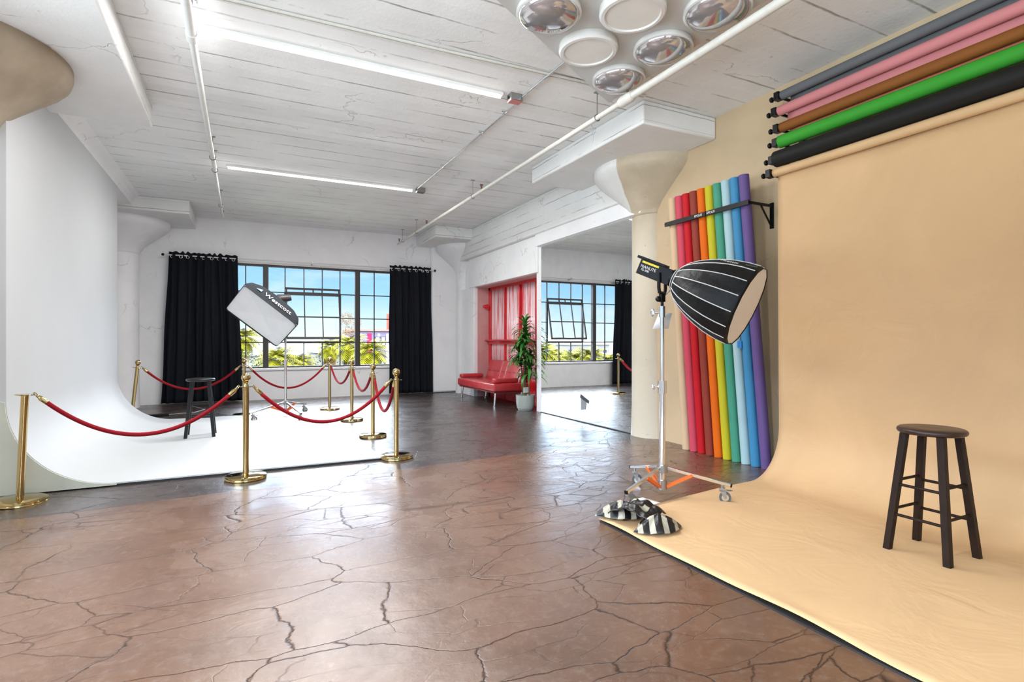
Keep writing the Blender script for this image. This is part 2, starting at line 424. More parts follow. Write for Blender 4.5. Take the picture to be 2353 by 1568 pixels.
# right wall: white towards the windows with a deep opening, tan from the column forward
AY0, AY1, AZ = 8.55, 11.43, 2.5
b = B()
b.box(XW, XW+.6, AY1, YW, 0, H); b.box(XW, XW+.6, 5.5, AY0, 0, H); b.box(XW, XW+.6, AY0, AY1, AZ, H)
b.mi = 1; b.box(XW, XW+.6, Y0, 5.5, 0, H)
struct(b.build('wall_right', [WHITE, BEIGE]))
# reveal + red window at the back of the opening
b = B(); b.box(XW-.004, XW+.33, AY1-.012, AY1, 0, AZ); b.box(XW-.004, XW+.33, AY0, AY0+.012, 0, AZ); b.box(XW-.004, XW+.33, AY0, AY1, AZ-.012, AZ)
struct(b.build('trim_2', PINKP))
w2 = B()
XR = XW+.26
w2.box(XR, XR+.07, AY1-.12, AY1-.012, 0, AZ-.012)
w2.box(XR, XR+.07, AY0+.012, AY0+.1, 0, AZ-.012); w2.box(XR, XR+.07, AY0, AY1, AZ-.07, AZ-.012)
w2.box(XR-.03, XR+.07, AY0, AY1-.02, 1.2, 1.29); w2.box(XR-.10, XR, AY0+.02, AY1-.02, 1.27, 1.30)
for y in (10.55, 9.85, 9.15): w2.box(XR-.012, XR+.06, y-.022, y+.022, 0, AZ-.05)
w2.box(XR, XR+.07, AY0, AY1, 0, .5)
w2o = struct(w2.build('window_2', REDP, bevel=.006))
p = B()
def corr(u, v):
    y = AY1-.1-u*(AY1-AY0-.2)
    return (XR+.04+.012*math.sin(y*2*PI/.076)*(1 if y < 10.5 else .15), y, .45+v*(AZ-.5))
p.grid(corr, 320, 1); p.build('corrugated_panel', REDPAN, w2o, solid=.004)
h = B(); h.ball((XW+.17, AY1-.09, 2.06), .06, 14, (1.5, .8, .75)); h.tube([(XW+.2, AY1-.06, 1.99), (XW+.25, AY1-.06, 2.1)], .05)
h.build('latch', REDP, w2o)
# mirror's white end post and plaster infill
b = B(); b.box(4.735, XW, 8.365, 8.54, 0, 2.96); struct(b.build('trim_3', WHITE, bevel=.004))
b = B(); b.box(4.66, XW, 5.6, 8.46, 2.96, 3.17); struct(b.build('trim_4', WHITE))
b = B(); b.box(4.70, XW, 8.46, 11.75, 2.5, 3.17); b.box(4.70, XW, 11.43, 12.3, 0, 2.5); struct(b.build('trim_5', WHITE, bevel=.01))
# spandrel beam
b = B(); b.box(4.61, XW+.02, 5.68, 12.53, 3.17, H); struct(b.build('trim_6', BEAMM, bevel=.02))
b = B()
b.box(4.1, XW, 12.66, YW, 0, H)     # pilaster at the corner
struct(b.build('trim_7', WHITE, bevel=.05))
# drop panels
def rough_slab(x0, x1, y0, y1, z0, z1, name, m):
    b = B(); b.box(x0, x1, y0, y1, z0, z1); return struct(b.build(name, m, bevel=.018))
rough_slab(3.75, XW, 4.46, 6.91, 3.56, H, 'trim_8', BEAMM)
rough_slab(3.75, XW, 11.31, YW, 3.56, H, 'trim_9', BEAMM)
rough_slab(X0, -.88, 4.46, 6.91, 3.56, H, 'trim_10', BEAMM)
rough_slab(X0, -.88, 11.31, YW, 3.56, H, 'trim_11', BEAMM)
# mushroom columns
def column(x, y, m, label, cm=None):
    t = thing('column', label, 'column', (x, y, 0))
    b = B(); b.lathe([(.315, 0), (.31, .05), (.30, .4), (.297, 2.93)], n=48); b.build('shaft', m, t)
    prof = [(.297, 2.93), (.312, 2.955), (.315, 2.975), (.335, 3.0), (.375, 3.07), (.46, 3.15), (.62, 3.29), (.74, 3.39), (.79, 3.45), (.805, 3.50), (.805, 3.575)]
    b = B(); b.lathe(prof, n=64); b.build('capital', cm or m, t, smooth=60)
    return t
column(4.97, 5.68, COLM, 'tan and white mushroom column between the mirror and the leaning paper rolls')
column(4.97, 12.45, WHITE, 'white mushroom column in the far corner beyond the red sofa')
column(-2.1, 12.45, WHITE, 'white mushroom column left of the window, behind the white backdrop wall')
column(-2.1, 5.68, WHITE, 'column with bare tan flared capital cut off at top left', RAWC)

# ------------------------------------------------------------------ the windows
def window(name, plane, a0, a1, z0, z1, mull, munt, rows, thick, sash=None):
    """plane: function (u, depth, z) -> xyz"""
    b = B()
    def bar(u0, u1, z0_, z1_, d0, d1):
        p0, p1 = plane(u0, d0, z0_), plane(u1, d1, z1_)
        b.box(min(p0[0], p1[0]), max(p0[0], p1[0]), min(p0[1], p1[1]), max(p0[1], p1[1]), z0_, z1_)
    bar(a0, a1, z0, z0+.035, 0, .07); bar(a0, a1, z1-.045, z1, 0, .07)
    bar(a0, a0+.04, z0, z1, 0, .07); bar(a1-.04, a1, z0, z1, 0, .07)
    for u in mull: bar(u-.055, u+.055, z0, z1, -.02, .09)
    for u in munt:
        if sash and sash[0]+.05 < u < sash[1]-.05:
            bar(u-.010, u+.010, z0, sash[2], .015, .05); bar(u-.010, u+.010, sash[3], z1, .015, .05)
        else: bar(u-.011, u+.011, z0, z1, .015, .05)
    for z in rows:
        if sash and sash[2]+.02 < z < sash[3]-.02:
            bar(a0, sash[0], z-.010, z+.010, .015, .05); bar(sash[1], a1, z-.010, z+.010, .015, .05)
        else: bar(a0, a1, z-.011, z+.011, .015, .05)
    if sash:
        for z in (sash[2], sash[3]): bar(sash[0], sash[1], z-.022, z+.022, 0, .06)
        for u in sash[:2]: bar(u-.02, u+.02, sash[2], sash[3], 0, .06)
    o = struct(b.build(name, STEEL, smooth=0))
    g = B()
    def pane(u0, u1, z0_, z1_):
        p0, p1 = plane(u0, .03, z0_), plane(u1, .034, z1_)
        g.box(min(p0[0], p1[0]), max(p0[0], p1[0]), min(p0[1], p1[1]), max(p0[1], p1[1]), z0_, z1_)
    if sash:
        pane(a0, sash[0], z0, z1); pane(sash[1], a1, z0, z1); pane(sash[0], sash[1], z0, sash[2]); pane(sash[0], sash[1], sash[3], z1)
    else: pane(a0, a1, z0, z1)
    g.build('glass', GLASS, o, smooth=0)
    return o
ms = [.42+.39*i for i in range(-3, 9) if i not in (0, 5)]
back = lambda u, d, z: (u, YW+.08+d, z)
w1 = window('window_1', back, WX0, WX1, WZ0, WZ1, [.42, 2.37], ms, [1.24, 1.79, 2.34], .05, (.81, 1.98, 1.24, 2.34))
# tilted hopper sash: the foot swings into the room
sz0, sz1 = -1.03, .13
s = B()
T = Matrix.Translation((1.395, YW+.09, 2.32)) @ Matrix.Rotation(math.radians(-12.5), 4, 'X')
hw = .575
s.box(-hw, hw, -.02, .02, sz0, sz0+.045, T); s.box(-hw, hw, -.02, .02, -.03, .02, T)
s.box(-hw, -hw+.03, -.02, .02, sz0, 0, T); s.box(hw-.03, hw, -.02, .02, sz0, 0, T)
for x in (-.19, .19): s.box(x-.011, x+.011, -.015, .015, sz0, 0, T)
s.box(-hw, hw, -.015, .015, -.54, -.515, T)
s.box(-hw, hw, -.015, .015, .10, .14, T)
for x in (-hw+.02, -.19, 0, .19, hw-.02): s.box(x-.014, x+.014, -.012, .012, 0, .12, T)
so = s.build('tilting_sash', STEEL, w1, smooth=0)
g = B(); g.box(-hw+.02, hw-.02, -.003, .003, sz0+.02, -.01, T); g.build('glass', GLASS, so, smooth=0)
frontp = lambda u, d, z: (u, Y0-.1-d, z)  # frames for the fill windows added to the unseen walls
window('fill_window_3', frontp, FX0, FX1, .7, 3.2, [-.1], [-1.1, -.6, .4, .9], [1.3, 1.95, 2.6], .05)
leftp = lambda u, d, z: (X0-.1-d, u, z)
window('fill_window_4', leftp, LY0, LY1, .7, 3.2, [-1, 1.6], [-3, -2.35, -1.7, -.35, .3, .95, 2.25, 2.9, 3.55], [1.3, 1.95, 2.6], .05)

# ------------------------------------------------------------------ curtains
def curtain(name, x0, x1, x0b, x1b, label, folds, amp):
    t = thing(name, label, 'curtain', ((x0+x1)/2, YW-.14, 0))
    cx = (x0+x1)/2
    def fn(u, v):
        z = .03+v*3.02
        k = 1-v
        x = (x0+(x1-x0)*u)*(1-k)+(x0b+(x1b-x0b)*u)*k
        ph = u*folds*2*PI
        y = math.sin(ph+.5*math.sin(u*11))*amp*(.85+.5*math.sin(u*17+1))*(.8+.4*k)+.007*math.sin(ph*1.7+v*3)
        if v > .985: z += .022*math.sin(ph*1.3)*math.sin(u*7)
        return (x-cx+.008*math.sin(v*9+u*30), y-.03, z)
    b = B(); b.grid(fn, folds*16, 30); b.build('drape', BLKFAB, t, smooth=180, solid=.004)
    n = folds
    for i in range(n):
        u = (i+.5)/n
        p = Vector(fn(u, .968)); 
        r = B(); pts = [(p.x+.026*math.cos(a), p.y-.016, p.z+.026*math.sin(a)) for a in [2*PI*k/14 for k in range(15)]]
        r.tube(pts, .006, 6); r.build('grommet', CHROME, t)
    return t
curtain('curtain', -1.34, -.13, -1.47, -.02, 'wide black grommet curtain left of the window', 9, .045)
curtain('curtain', 3.06, 4.06, 3.05, 4.12, 'black grommet curtain right of the window', 7, .035)
t = thing('curtain_rod', 'long pale curtain rod above the window', 'curtain rod', (0, YW-.17, 2.985))
b = B(); b.tube([(-1.42, 0, 0), (4.15, 0, 0)], .013); b.build('rod', PIPING, t)
for x in (-1.44, 4.17): b = B(); b.ball((x, 0, 0), .028); b.build('finial', BLKPL, t)
for x in (1.35,): b = B(); b.box(x-.012, x+.012, -.01, .17, -.02, .03); b.build('bracket', GREYMET, t)

# ------------------------------------------------------------------ cyclorama
CY0, CY1, CR = 5.78, 10.08, .74
def cyc_profile():
    xw, zf = -1.74, .03
    p = [(xw, 3.645)]
    for i in range(0, 25):
        a = PI+(PI/2)*i/24
        p.append((xw+CR+CR*math.cos(a), zf+CR+CR*math.sin(a)))
    p.append((1.31, zf)); return p
pr = cyc_profile()
ct = thing('cyclorama_backdrop', 'white curved cyclorama wall sweeping down onto a white floor sheet', 'backdrop', (0, CY0, 0))
b = B(); n = len(pr); D = CY1-CY0
b.prism(pr+[(1.31, .018), (-1.1, .018), (-1.86, .018), (-1.86, 3.645)], 'y', 0.0, D)
b.build('curved_surface', CYC, ct, smooth=30)
b = B(); b.prism([(q[0]-.004, q[1]-.004) for q in pr[1:26]]+[(-1.0, .01), (-1.86, .01), (-1.86, .8)], 'y', -.012, 0.0); b.build('end_panel', CYCE, ct, smooth=0)
b = B(); b.box(-1.0, 1.30, .004, D-.004, 0.0, .018); b.build('black_edge_layer', BLACKP, ct)
b = B(); b.box(-2.38, -1.862, 5.72, 5.80, 0, 3.5); struct(b.build('trim_12', CYC))

b = B(); b.prism([(-2.4, 3.64), (-1.742, 3.64), (-1.735, 3.70), (-1.70, 3.76), (-1.62, H+.01), (-2.4, H+.01)], 'y', 5.8, 11.4); struct(b.build('trim_13', WHITE, smooth=0))

# ------------------------------------------------------------------ mirror
t = thing('wall_mirror', 'big frameless wall mirror reflecting the window, left of the tan column', 'mirror', (4.73, 5.72, 0))
b = B(); b.box(0, .012, .0, 2.64, .012, 2.955); b.build('mirror_sheet', MIRROR, t, smooth=0)
b = B(); b.box(-.015, .02, .0, 2.64, 0, .014); b.build('bottom_channel', BLACKP, t)
b = B(); b.box(0, .03, 0, 2.64, 2.955, 2.965); b.box(.013, .06, 0, 2.64, 0, 2.955); b.build('backing', HOUS, t)
t = thing('tape_piece', 'grey tape stuck low on the mirror in a hooked shape', 'tape', (4.728, 7.0, .19))
b = B(); b.prism([(.115, .19), (-.11, .12), (-.12, .165), (.10, .245)], 'x', -.004, 0); b.build('cross_strip', GAFF, t)
b = B(); b.prism([(.09, .0), (-.03, .02), (-.055, .15), (.095, .18)], 'x', -.003, 0); b.build('lower_strip', GREYMET, t)

# ------------------------------------------------------------------ ceiling services
def led(x0, x1, y, label, pw=78):
    t = thing('strip_light', label, 'light', ((x0+x1)/2, y, H)); L = (x1-x0)/2
    b = B(); b.box(-L, L, -.035, .035, -.03, 0); b.build('housing', HOUS, t, bevel=.004)
    b = B(); b.tube([(-L+.02, 0, -.036), (L-.02, 0, -.036)], .021); b.build('tube', LEDM, t)
    la = bpy.data.lights.new('led_light', 'AREA'); la.shape = 'RECTANGLE'; la.size = L*2; la.size_y = .05; la.energy = pw; la.color = (1, .99, .98)
    lo = bpy.data.objects.new('led_light', la); COL.objects.link(lo); lo.parent = t; lo.location = (0, 0, -.06)
    return t
led(-.33, 2.37, 5.0, 'long lit strip light on the ceiling nearer the camera')
led(-.23, 2.52, 8.78, 'lit strip light on the ceiling nearer the window', 68)
def jbox(x, y, label, m):
    t = thing('junction_box', label, 'electrical box', (x, y, H))
    b = B(); b.box(-.07, .07, -.05, .05, -.075, 0); b.build('body', GREYMET, t, bevel=.006)
    b = B(); b.box(-.065, .065, -.045, .045, -.08, -.075); b.build('cover', m, t, bevel=.002)
    for x_ in (-.075, .07):
        b = B(); b.tube([(x_, 0, -.04), (x_+.012, 0, -.04)], .016); b.build('knockout', BLKPL, t)
jbox(2.50, 4.97, 'grey ceiling box with red underside at the end of the nearer strip light', M('dull red paint', (.55, .2, .18), .5))
jbox(2.62, 8.70, 'grey ceiling box at the end of the farther strip light', GREYMET)
t = thing('conduit', 'thin metal conduit along the ceiling joining the two boxes and the lamp cluster', 'conduit', (2.56, 0, H-.03))
b = B(); b.tube([(-.0, 8.62, 0), (.02, 5.03, 0)], .011); b.build('pipe', CHROME, t)
b = B(); b.tube([(0, 4.91, 0), (.02, 4.1, 0)], .011); b.build('pipe', CHROME, t)
for y in (4.45, 6.0, 7.4, 5.35):
    b = B(); b.tube([(.01, y-.03, 0), (.01, y+.03, 0)], .017); b.box(-.03, .05, y-.01, y+.01, .01, .03); b.build('coupling', CHROME, t)
t = thing('conduit', 'white painted conduit running across the ceiling above the strip lights', 'conduit', (0, 4.46, H-.016))
b = B(); b.tube([(-1.0, .06, 0), (1.5, 0, 0), (3.7, -.1, 0)], .012); b.tube([(-1.0, .10, 0), (1.5, .035, 0), (3.7, -.06, 0)], .007); b.build('pipe', PIPEM, t)
def hanger(y, r, z, parent, rods=True):
    b = B(); pts = [(r*math.cos(a), y, r*math.sin(a)) for a in [2*PI*k/18 for k in range(19)]]
    b.tube(pts, .006, 6)
    b.tube([(0, y, r), (0, y, z)], .005, 6); b.box(-.03, .03, y-.02, y+.02, z-.008, z)
    return b.build('hanger', GREYMET, parent)
def spr_head(y, r, parent):
    b = B(); b.tube([(0, y, r), (0, y, r+.05)], [.012, .009], 8); b.lathe([(.004, 0), (.028, .002), (.028, .006), (.004, .01)], (0, y, r+.06), 12)
    b.tube([(-.012, y, r+.03), (-.02, y, r+.05), (0, y, r+.065)], .003, 5); b.tube([(.012, y, r+.03), (.02, y, r+.05), (0, y, r+.065)], .003, 5)
    return b.build('sprinkler_head', RUST, parent)
t = thing('sprinkler_pipe', 'fat cream pipe under the ceiling passing the lamp cluster and drop panel', 'pipe', (3.23, 0, 3.55))
b = B(); b.tube([(0, -4.5, 0), (0, 4.1, 0)], .034, 20); b.tube([(0, 4.1, 0), (0, 11.9, 0)], .026, 20); b.tube([(0, 11.9, 0), (0, 12.55, 0)], .020, 16); b.build('pipe', PIPEM, t)
b = B(); b.tube([(0, 3.98, 0), (0, 4.02, 0), (0, 4.14, 0), (0, 4.18, 0)], [.038, .05, .05, .038], 20); b.build('coupling', PIPEM, t)
for y in (4.55, 7.9, 11.0, 12.1): hanger(y, .032, H-3.55, t)
for y in (4.06, 7.55, 10.3, 12.4): spr_head(y, .03, t)
t = thing('sprinkler_pipe', 'thin white pipe under the ceiling left of the strip lights', 'pipe', (-.35, 0, 3.55))
b = B(); b.tube([(0, -4.5, 0), (0, 4.66, 0)], .034, 20); b.tube([(0, 4.66, 0), (0, 8.1, 0)], .027, 18); b.tube([(0, 8.1, 0), (0, 11.2, 0)], .020, 16); b.build('pipe', PIPEW, t)
b = B(); b.tube([(0, 4.62, 0), (0, 4.72, 0)], .042, 20); b.build('coupling', PIPEW, t)
for y in (4.66, 7.65, 8.2, 10.3): hanger(y, .034, H-3.55, t)
spr_head(11.1, .02, t)

# triangular lamp cluster
t = thing('ceiling_lamp_cluster', 'triangular white ceiling panel with six big round lamps', 'ceiling lamp', (2.747, 3.456, H))
tri = [(.623, 1.085), (.623, -1.085), (-1.247, 0)]
b = B(); b.prism(tri, 'z', -.085, -.05); b.build('panel', PANELM, t, bevel=.004)
b = B(); b.prism([(x*.8, y*.8) for x, y in tri], 'z', -.05, 0); b.build('spacer', HOUS, t)
for (x, y, dome) in ((.368, .59, 1), (.368, 0, 1), (.368, -.575, 1), (-.192, .27, 0), (-.192, -.30, 0), (-.727, 0, 1)):
    if dome:
        b = B(); b.lathe([(.235, -.085), (.242, -.10), (.242, -.125), (.228, -.13), (.10, -.13)], (x, y, 0), 48); l = b.build('lamp_ring', WPLAS, t)
        b = B(); b.lathe([(.228, -.122)]+[(.228*math.cos(a), -.122-.085*math.sin(a)) for a in [PI/2*k/14 for k in range(1, 14)]]+[(.003, -.207)], (x, y, 0), 56); b.build('lamp_dome', DOME, l, smooth=80)
    else:
        b = B(); b.lathe([(.24, -.085), (.245, -.10), (.243, -.135), (.230, -.15), (.205, -.152), (.197, -.140), (.15, -.138)], (x, y, 0), 56); l = b.build('lamp_ring', WPLAS, t)
        b = B(); b.lathe([(.199, -.137), (.196, -.141), (.01, -.142)], (x, y, 0), 56); b.build('lamp_lens', LENS, l)

# ------------------------------------------------------------------ stanchions and ropes
def stanchion(x, y, label, ball=True, lean=(0, 0)):
    t = thing('rope_stanchion', label, 'stanchion', (x, y, 0), group='brass rope stanchions', rot=(lean[0], lean[1], random.random()*6))
    if lean != (0, 0): t.rotation_euler = (lean[0], lean[1], 0)
    b = B(); b.lathe([(.170, 0), (.176, .004), (.176, .014), (.172, .018), (.176, .022), (.174, .033), (.160, .040), (.05, .046), (.02, .048)], n=56); b.build('base', BRASS, t, smooth=50)
    b = B(); b.lathe([(.026, .045), (.0255, .05), (.0255, .842), (.026, .845)], n=28); b.build('pole', BRASS, t)
    b = B(); b.lathe([(.02, .843), (.062, .845), (.064, .849), (.062, .853), (.02, .855)], n=36)
    b.build('collar', BRASS, t)
    if ball:
        b = B(); b.lathe([(.026, .853), (.026, .862), (.016, .872), (.018, .885), (.026, .893), (.017, .90)], n=24); b.ball((0, 0, .932), .041, 24); b.build('finial', BRASS, t, smooth=60)
    return t
ST = [(-1.575, 5.50), (.015, 5.56), (1.48, 5.81), (1.53, 7.23), (1.54, 8.85), (1.42, 10.46), (-.0, 10.22), (-1.60, 10.32)]
LB = ['leftmost brass stanchion, missing its ball top, leaning beside the white backdrop',
      'brass stanchion in front of the long near edge of the white floor sheet',
      'brass stanchion nearest the right, at the near corner of the white floor sheet',
      'brass stanchion second along the right row, behind the corner one',
      'brass stanchion third along the right row, beside the white sheet edge',
      'brass stanchion farthest back in the right row, below the window',
      'brass stanchion in front of the black left curtain edge, behind the white sheet',
      'leaning brass stanchion half hidden behind the white backdrop curve']
LEAN = [(0, math.radians(2.2)), (0, 0), (0, 0), (0, 0), (0, 0), (0, 0), (0, 0), (0, math.radians(5.5))]
tops = []
for (x, y), l, le, i in zip(ST, LB, LEAN, range(8)):
    t = stanchion(x, y, l, i != 0, le)
    tops.append(Vector((x+.85*math.sin(le[1]), y, .85)))
def rope(a, c, label, L=1.66):
    d = (c-a); d.z = 0; u = d.normalized()
    p0 = a+u*.062; p1 = c-u*.062
    span = (p1-p0).length
    sag = math.sqrt(max(.02, 3/8*span*(max(L, span*1.08)-span)))
    t = thing('velvet_rope', label, 'rope', tuple(p0-Vector((0, 0, 0))), group='red velvet ropes between stanchions')
    P = [p0.lerp(p1, k/40)-p0+Vector((0, 0, -4*sag*(k/40)*(1-k/40))) for k in range(41)]
    b = B(); b.tube(P[2:-2], .0175, 12); b.build('cord', VELVET, t, smooth=180)
    for seq in (P[:5], P[-1:-6:-1]):
        A, Bp, Cp = seq[0], seq[1], seq[4]
        b = B(); b.tube([A.lerp(Bp, .6), Bp, Bp.lerp(Cp, .1), Bp.lerp(Cp, .35)], [.012, .020, .020, .0195], 14)
        b.ball(tuple(A.lerp(Bp, .5)), .014, 10)
        hk = [A.lerp(Bp, .5)+(A-Bp).normalized()*(.006+.016*(1-math.cos(q)))+Vector((0, 0, .012*math.sin(q))) for q in [2*PI*k/12 for k in range(13)]]
        b.tube(hk, .0035, 6); b.build('end_fitting', BRASS, t)
RL = ['red velvet rope in front of the white backdrop, nearest left', 'red velvet rope across the front of the white floor sheet, near right',
      'steep red rope at right between the corner stanchion and the next', 'red rope in the middle of the right row',
      'small red rope at the back of the right row', 'red rope below the window behind the far light stand', 'red rope hanging in front of the black left curtain']
for i in range(7): rope(tops[i], tops[i+1], RL[i], 1.66 if i != 0 else 1.70)

# ------------------------------------------------------------------ stools
def stool(x, y, rz, mw, ms_, label, z0=0., strip=False):
    t = thing('bar_stool', label, 'stool', (x, y, z0), rz)
    b = B(); b.lathe([(.10, .716), (.155, .716), (.166, .722), (.171, .732), (.168, .744), (.158, .751), (.05, .747), (.01, .746)], n=56); b.build('seat', ms_, t, smooth=60)
    dxt, dxb = .095, .158
    legs = [(sx, sy) for sx in (-1, 1) for sy in (-1, 1)]
    def lp(sx, sy, z): k = z/.717; return Vector((sx*(dxb+(dxt-dxb)*k), sy*(dxb+(dxt-dxb)*k), z))
    for sx, sy in legs:
        b = B(); vs = []
        for z in (0, .717):
            c = lp(sx, sy, z)
            for ax, ay in ((-1, -1), (1, -1), (1, 1), (-1, 1)): vs.append(c+Vector((ax*.020, ay*.0185, 0)))
        b.add(vs, [(3, 2, 1, 0), (4, 5, 6, 7)]+[(i, (i+1) % 4, 4+(i+1) % 4, 4+i) for i in range(4)])
        o = b.build('leg', mw, t, bevel=.003)
        b = B(); c = lp(sx, sy, .22); b.tube([c+Vector((0, -.0195, 0)), c+Vector((0, .0195, 0))], .005, 8); b.build('screw', BLKPL, o)
    for z1, z2 in ((.43, .405), (.255, .225)):
        for sy in (-1, 1):
            b = B(); b.tube([lp(-1, sy, z1), lp(1, sy, z1)], .0085, 10); b.build('rung', mw, t)
        for sx in (-1, 1):
            b = B(); b.tube([lp(sx, -1, z2), lp(sx, 1, z2)], .0085, 10); b.build('rung', mw, t)
    if strip:
        b = B(); a, c = lp(1, -1, .50), lp(1, -1, .61); o_ = Vector((.0208, 0, 0))
        b.add([a+o_+Vector((0, -.006, 0)), a+o_+Vector((0, .006, 0)), c+o_+Vector((0, .006, 0)), c+o_+Vector((0, -.006, 0))], [(0, 1, 2, 3)])
        b.build('yellow_sticker', YEL, t, solid=.001)
stool(3.64, 1.755, 0, BRNW, BRNSEAT, 'dark brown round wooden stool on the tan paper backdrop', .006, True)
stool(-.51, 8.14, 0, BLKW, BLKW, 'black round stool on the white floor sheet behind the ropes', .03)

# ------------------------------------------------------------------ sofa
t = thing('futon_sofa', 'red tufted faux leather sofa with chrome legs in front of the red window', 'sofa', (4.28, 9.4, 0))
SL = 1.97
def cushion(b, x0, x1, y0, y1, z0, z1, T=None, bev=.03): b.box(x0, x1, y0, y1, z0, z1, T, bev)
b = B(); cushion(b, 0, .76, 0, SL, .29, .45, bev=.035)
seat = b.build('seat', RLEATH, t, smooth=60)
b = B(); b.box(.03, .70, .04, SL-.04, .26, .295); b.build('base_frame', M('dark red frame', (.16, .02, .02), .4), t)
b = B()
for x in (.2, .42):
    for k in range(8): b.ball((x, .2+k*(SL-.4)/7, .449), .016, 10, (1, 1, .4))
b.build('buttons', M('deep red button', (.28, .015, .02), .35), seat)
TB = Matrix.Translation((.60, 0, .44)) @ Matrix.Rotation(math.radians(17), 4, 'Y')
for (y0, y1) in ((.12, .80), (.815, 1.06), (1.075, 1.80)):
    b = B(); cushion(b, 0, .12, y0, y1, -.08, .43, TB); o = b.build('backrest', RLEATH, t, smooth=60)
    b = B(); nb = 3 if y1-y0 > .4 else 1
    for k in range(nb):
        yy = y0+(y1-y0)*(k+.5)/nb
        b.ball((-.001, yy, .19), .015, 10, (.5, 1, 1), TB)
        b.tube([TB @ Vector((-.004, max(y0+.01, yy-.09), .19)), TB @ Vector((-.004, min(y1-.01, yy+.09), .19))], .004, 6)
    b.build('buttons', M('deep red button', (.28, .015, .02), .35), o)
b = B(); b.box(.73, .745, .1, 1.85, .3, .5); b.build('back_frame', RLEATH, t)
for y0 in (.02, SL-.20):
    b = B(); cushion(b, .03, .55, y0, y0+.17, .452, .545, bev=.04); o = b.build('armrest', RLEATH, t, smooth=60)
    b = B(); b.box(.028, .034, y0+.03, y0+.14, .475, .525, bev=.002); b.build('end_cap', RLEATH, o)
for y in (.10, SL-.12):
    for x in (.08, .66):
        b = B(); b.tube([(x, y, .27), (x-.02, y, .012)], [.024, .019], 16); b.lathe([(.03, 0), (.03, .006), (.02, .014)], (x-.02, y, 0), 20); b.build('leg', CHROME, t)

# ------------------------------------------------------------------ potted plant
t = thing('potted_plant', 'tall dracaena in a grey pot between the red sofa and mirror', 'plant', (4.66, 8.83, 0))
b = B(); b.lathe([(.135, 0), (.14, .01), (.14, .02), (.155, .03), (.17, .10), (.178, .26), (.178, .275), (.165, .275), (.16, .24), (.155, .22)], n=40); b.build('pot', POTM, t, smooth=40)
b = B(); b.lathe([(.158, .215), (.15, .235), (.08, .245), (.01, .24)], n=32); b.build('soil', SOIL, t)
random.seed(3)
stems = [((.02, .03), (.01, .02), 1.35, ), ((-.05, -.02), (-.03, -.05), 1.12), ((.05, -.05), (.04, -.09), .75), ((-.02, .07), (-.05, .10), .95)]
for (bx, by), (tx, ty), h in stems:
    P = [(bx+(tx-bx)*k/6+.008*math.sin(k*1.7+h), by+(ty-by)*k/6, .22+h*k/6) for k in range(7)]
    b = B(); b.tube(P, [.014-.001*k for k in range(7)], 8); st = b.build('stem', STEMM, t)
    lb = B()
    top = Vector(P[-1])
    nl = 74
    for i in range(nl):
        f = i/nl
        zz = top.z-.42*(1-f)+.04
        a = i*2.4+random.uniform(-.3, .3)
        L = random.uniform(.30, .44)*(1-.25*f)
        el0 = random.uniform(-.1, .75)+.75*f
        w = random.uniform(.020, .030)
        o = Vector((top.x, top.y, zz)); d = Vector((math.cos(a), math.sin(a), 0)); sd = Vector((-d.y, d.x, 0))
        vs = []; p = o.copy(); el = el0
        K = 6
        for k in range(K+1):
            s_ = k/K; ww = w*math.sin(PI*min(1, .12+s_*.88))**.7 if k < K else .0008
            vs += [p+sd*ww, p-sd*ww+Vector((0, 0, .002)), ]
            p = p+(d*math.cos(el)+Vector((0, 0, 1))*math.sin(el))*(L/K); el -= random.uniform(.18, .36)
        lb.add(vs, [(2*k, 2*k+1, 2*k+3, 2*k+2) for k in range(K)])
    for kk in range(len(lb.v)):      # keep the foliage off the wall plane
        v = lb.v[kk]
        if v[1] < -.25 and v[0] > .05: lb.v[kk] = (.05+(v[0]-.05)*.1, v[1], v[2])
    lb.build('leaves', PLANTL, st, smooth=180)
b = B(); b.box(-.10, .02, -.06, -.052, .32, .42, Matrix.Rotation(.3, 4, 'Z')); b.build('plant_label', WPAPER, t)

# ------------------------------------------------------------------ tan paper sweep and the rolls on the wall
def yedge(x): return 3.47-(4.55-x)*.145
t = thing('backdrop_roll', 'tan paper roll, lowest on the wall, its paper sweeping down over the floor', 'backdrop paper', (4.55, 0, 0))
b = B(); b.tube([(-.02, .62, 2.872), (-.02, 3.50, 2.872)], .040, 28); b.build('roll', TANP, t)
PP = []
R = .46
xs = 4.565
zr = .004
path = [(xs, 2.872-.15*k) for k in range(0, int((2.885-R)/.15)+1)]
path = [p_ for p_ in path if p_[1] > R+zr+.05]
for i in range(17):
    a = (PI/2)*i/16
    path.append((xs-R+R*math.cos(a), zr+R-R*math.sin(a)))
xx = xs-R
while xx > 2.30: xx -= .06; path.append((xx, zr))
path[-1] = (2.235, zr)
random.seed(5)
nrow = 44
def sweep(u, v):
    k = v*(len(path)-1); i = min(int(k), len(path)-2); f = k-i
    x = path[i][0]*(1-f)+path[i+1][0]*f; z = path[i][1]*(1-f)+path[i+1][1]*f
    y1 = yedge(x); y = y1-u*2.72
    fl = max(0, min(1, (4.1-x)/.4))
    edge = max(0, 1-(x-2.235)/.10)
    z += fl*(.0035*(1+math.sin(x*3.1+y*2.3)*math.sin(y*4.1-x*1.2)))+fl*.010
    z += edge*(.006+.006*math.sin(y*4.2+1.0)+.004*math.sin(y*9.0))*(.25+.75*min(1, u*6))
    wall = max(0, 1-fl-.2)
    x -= wall*.010*(1+math.sin(y*3.3+z*1.1))
    return (x-4.55, y, z)
b = B(); b.grid(sweep, nrow, len(path)-1); b.build('paper_sheet', TANP, t, smooth=180, solid=.0015)
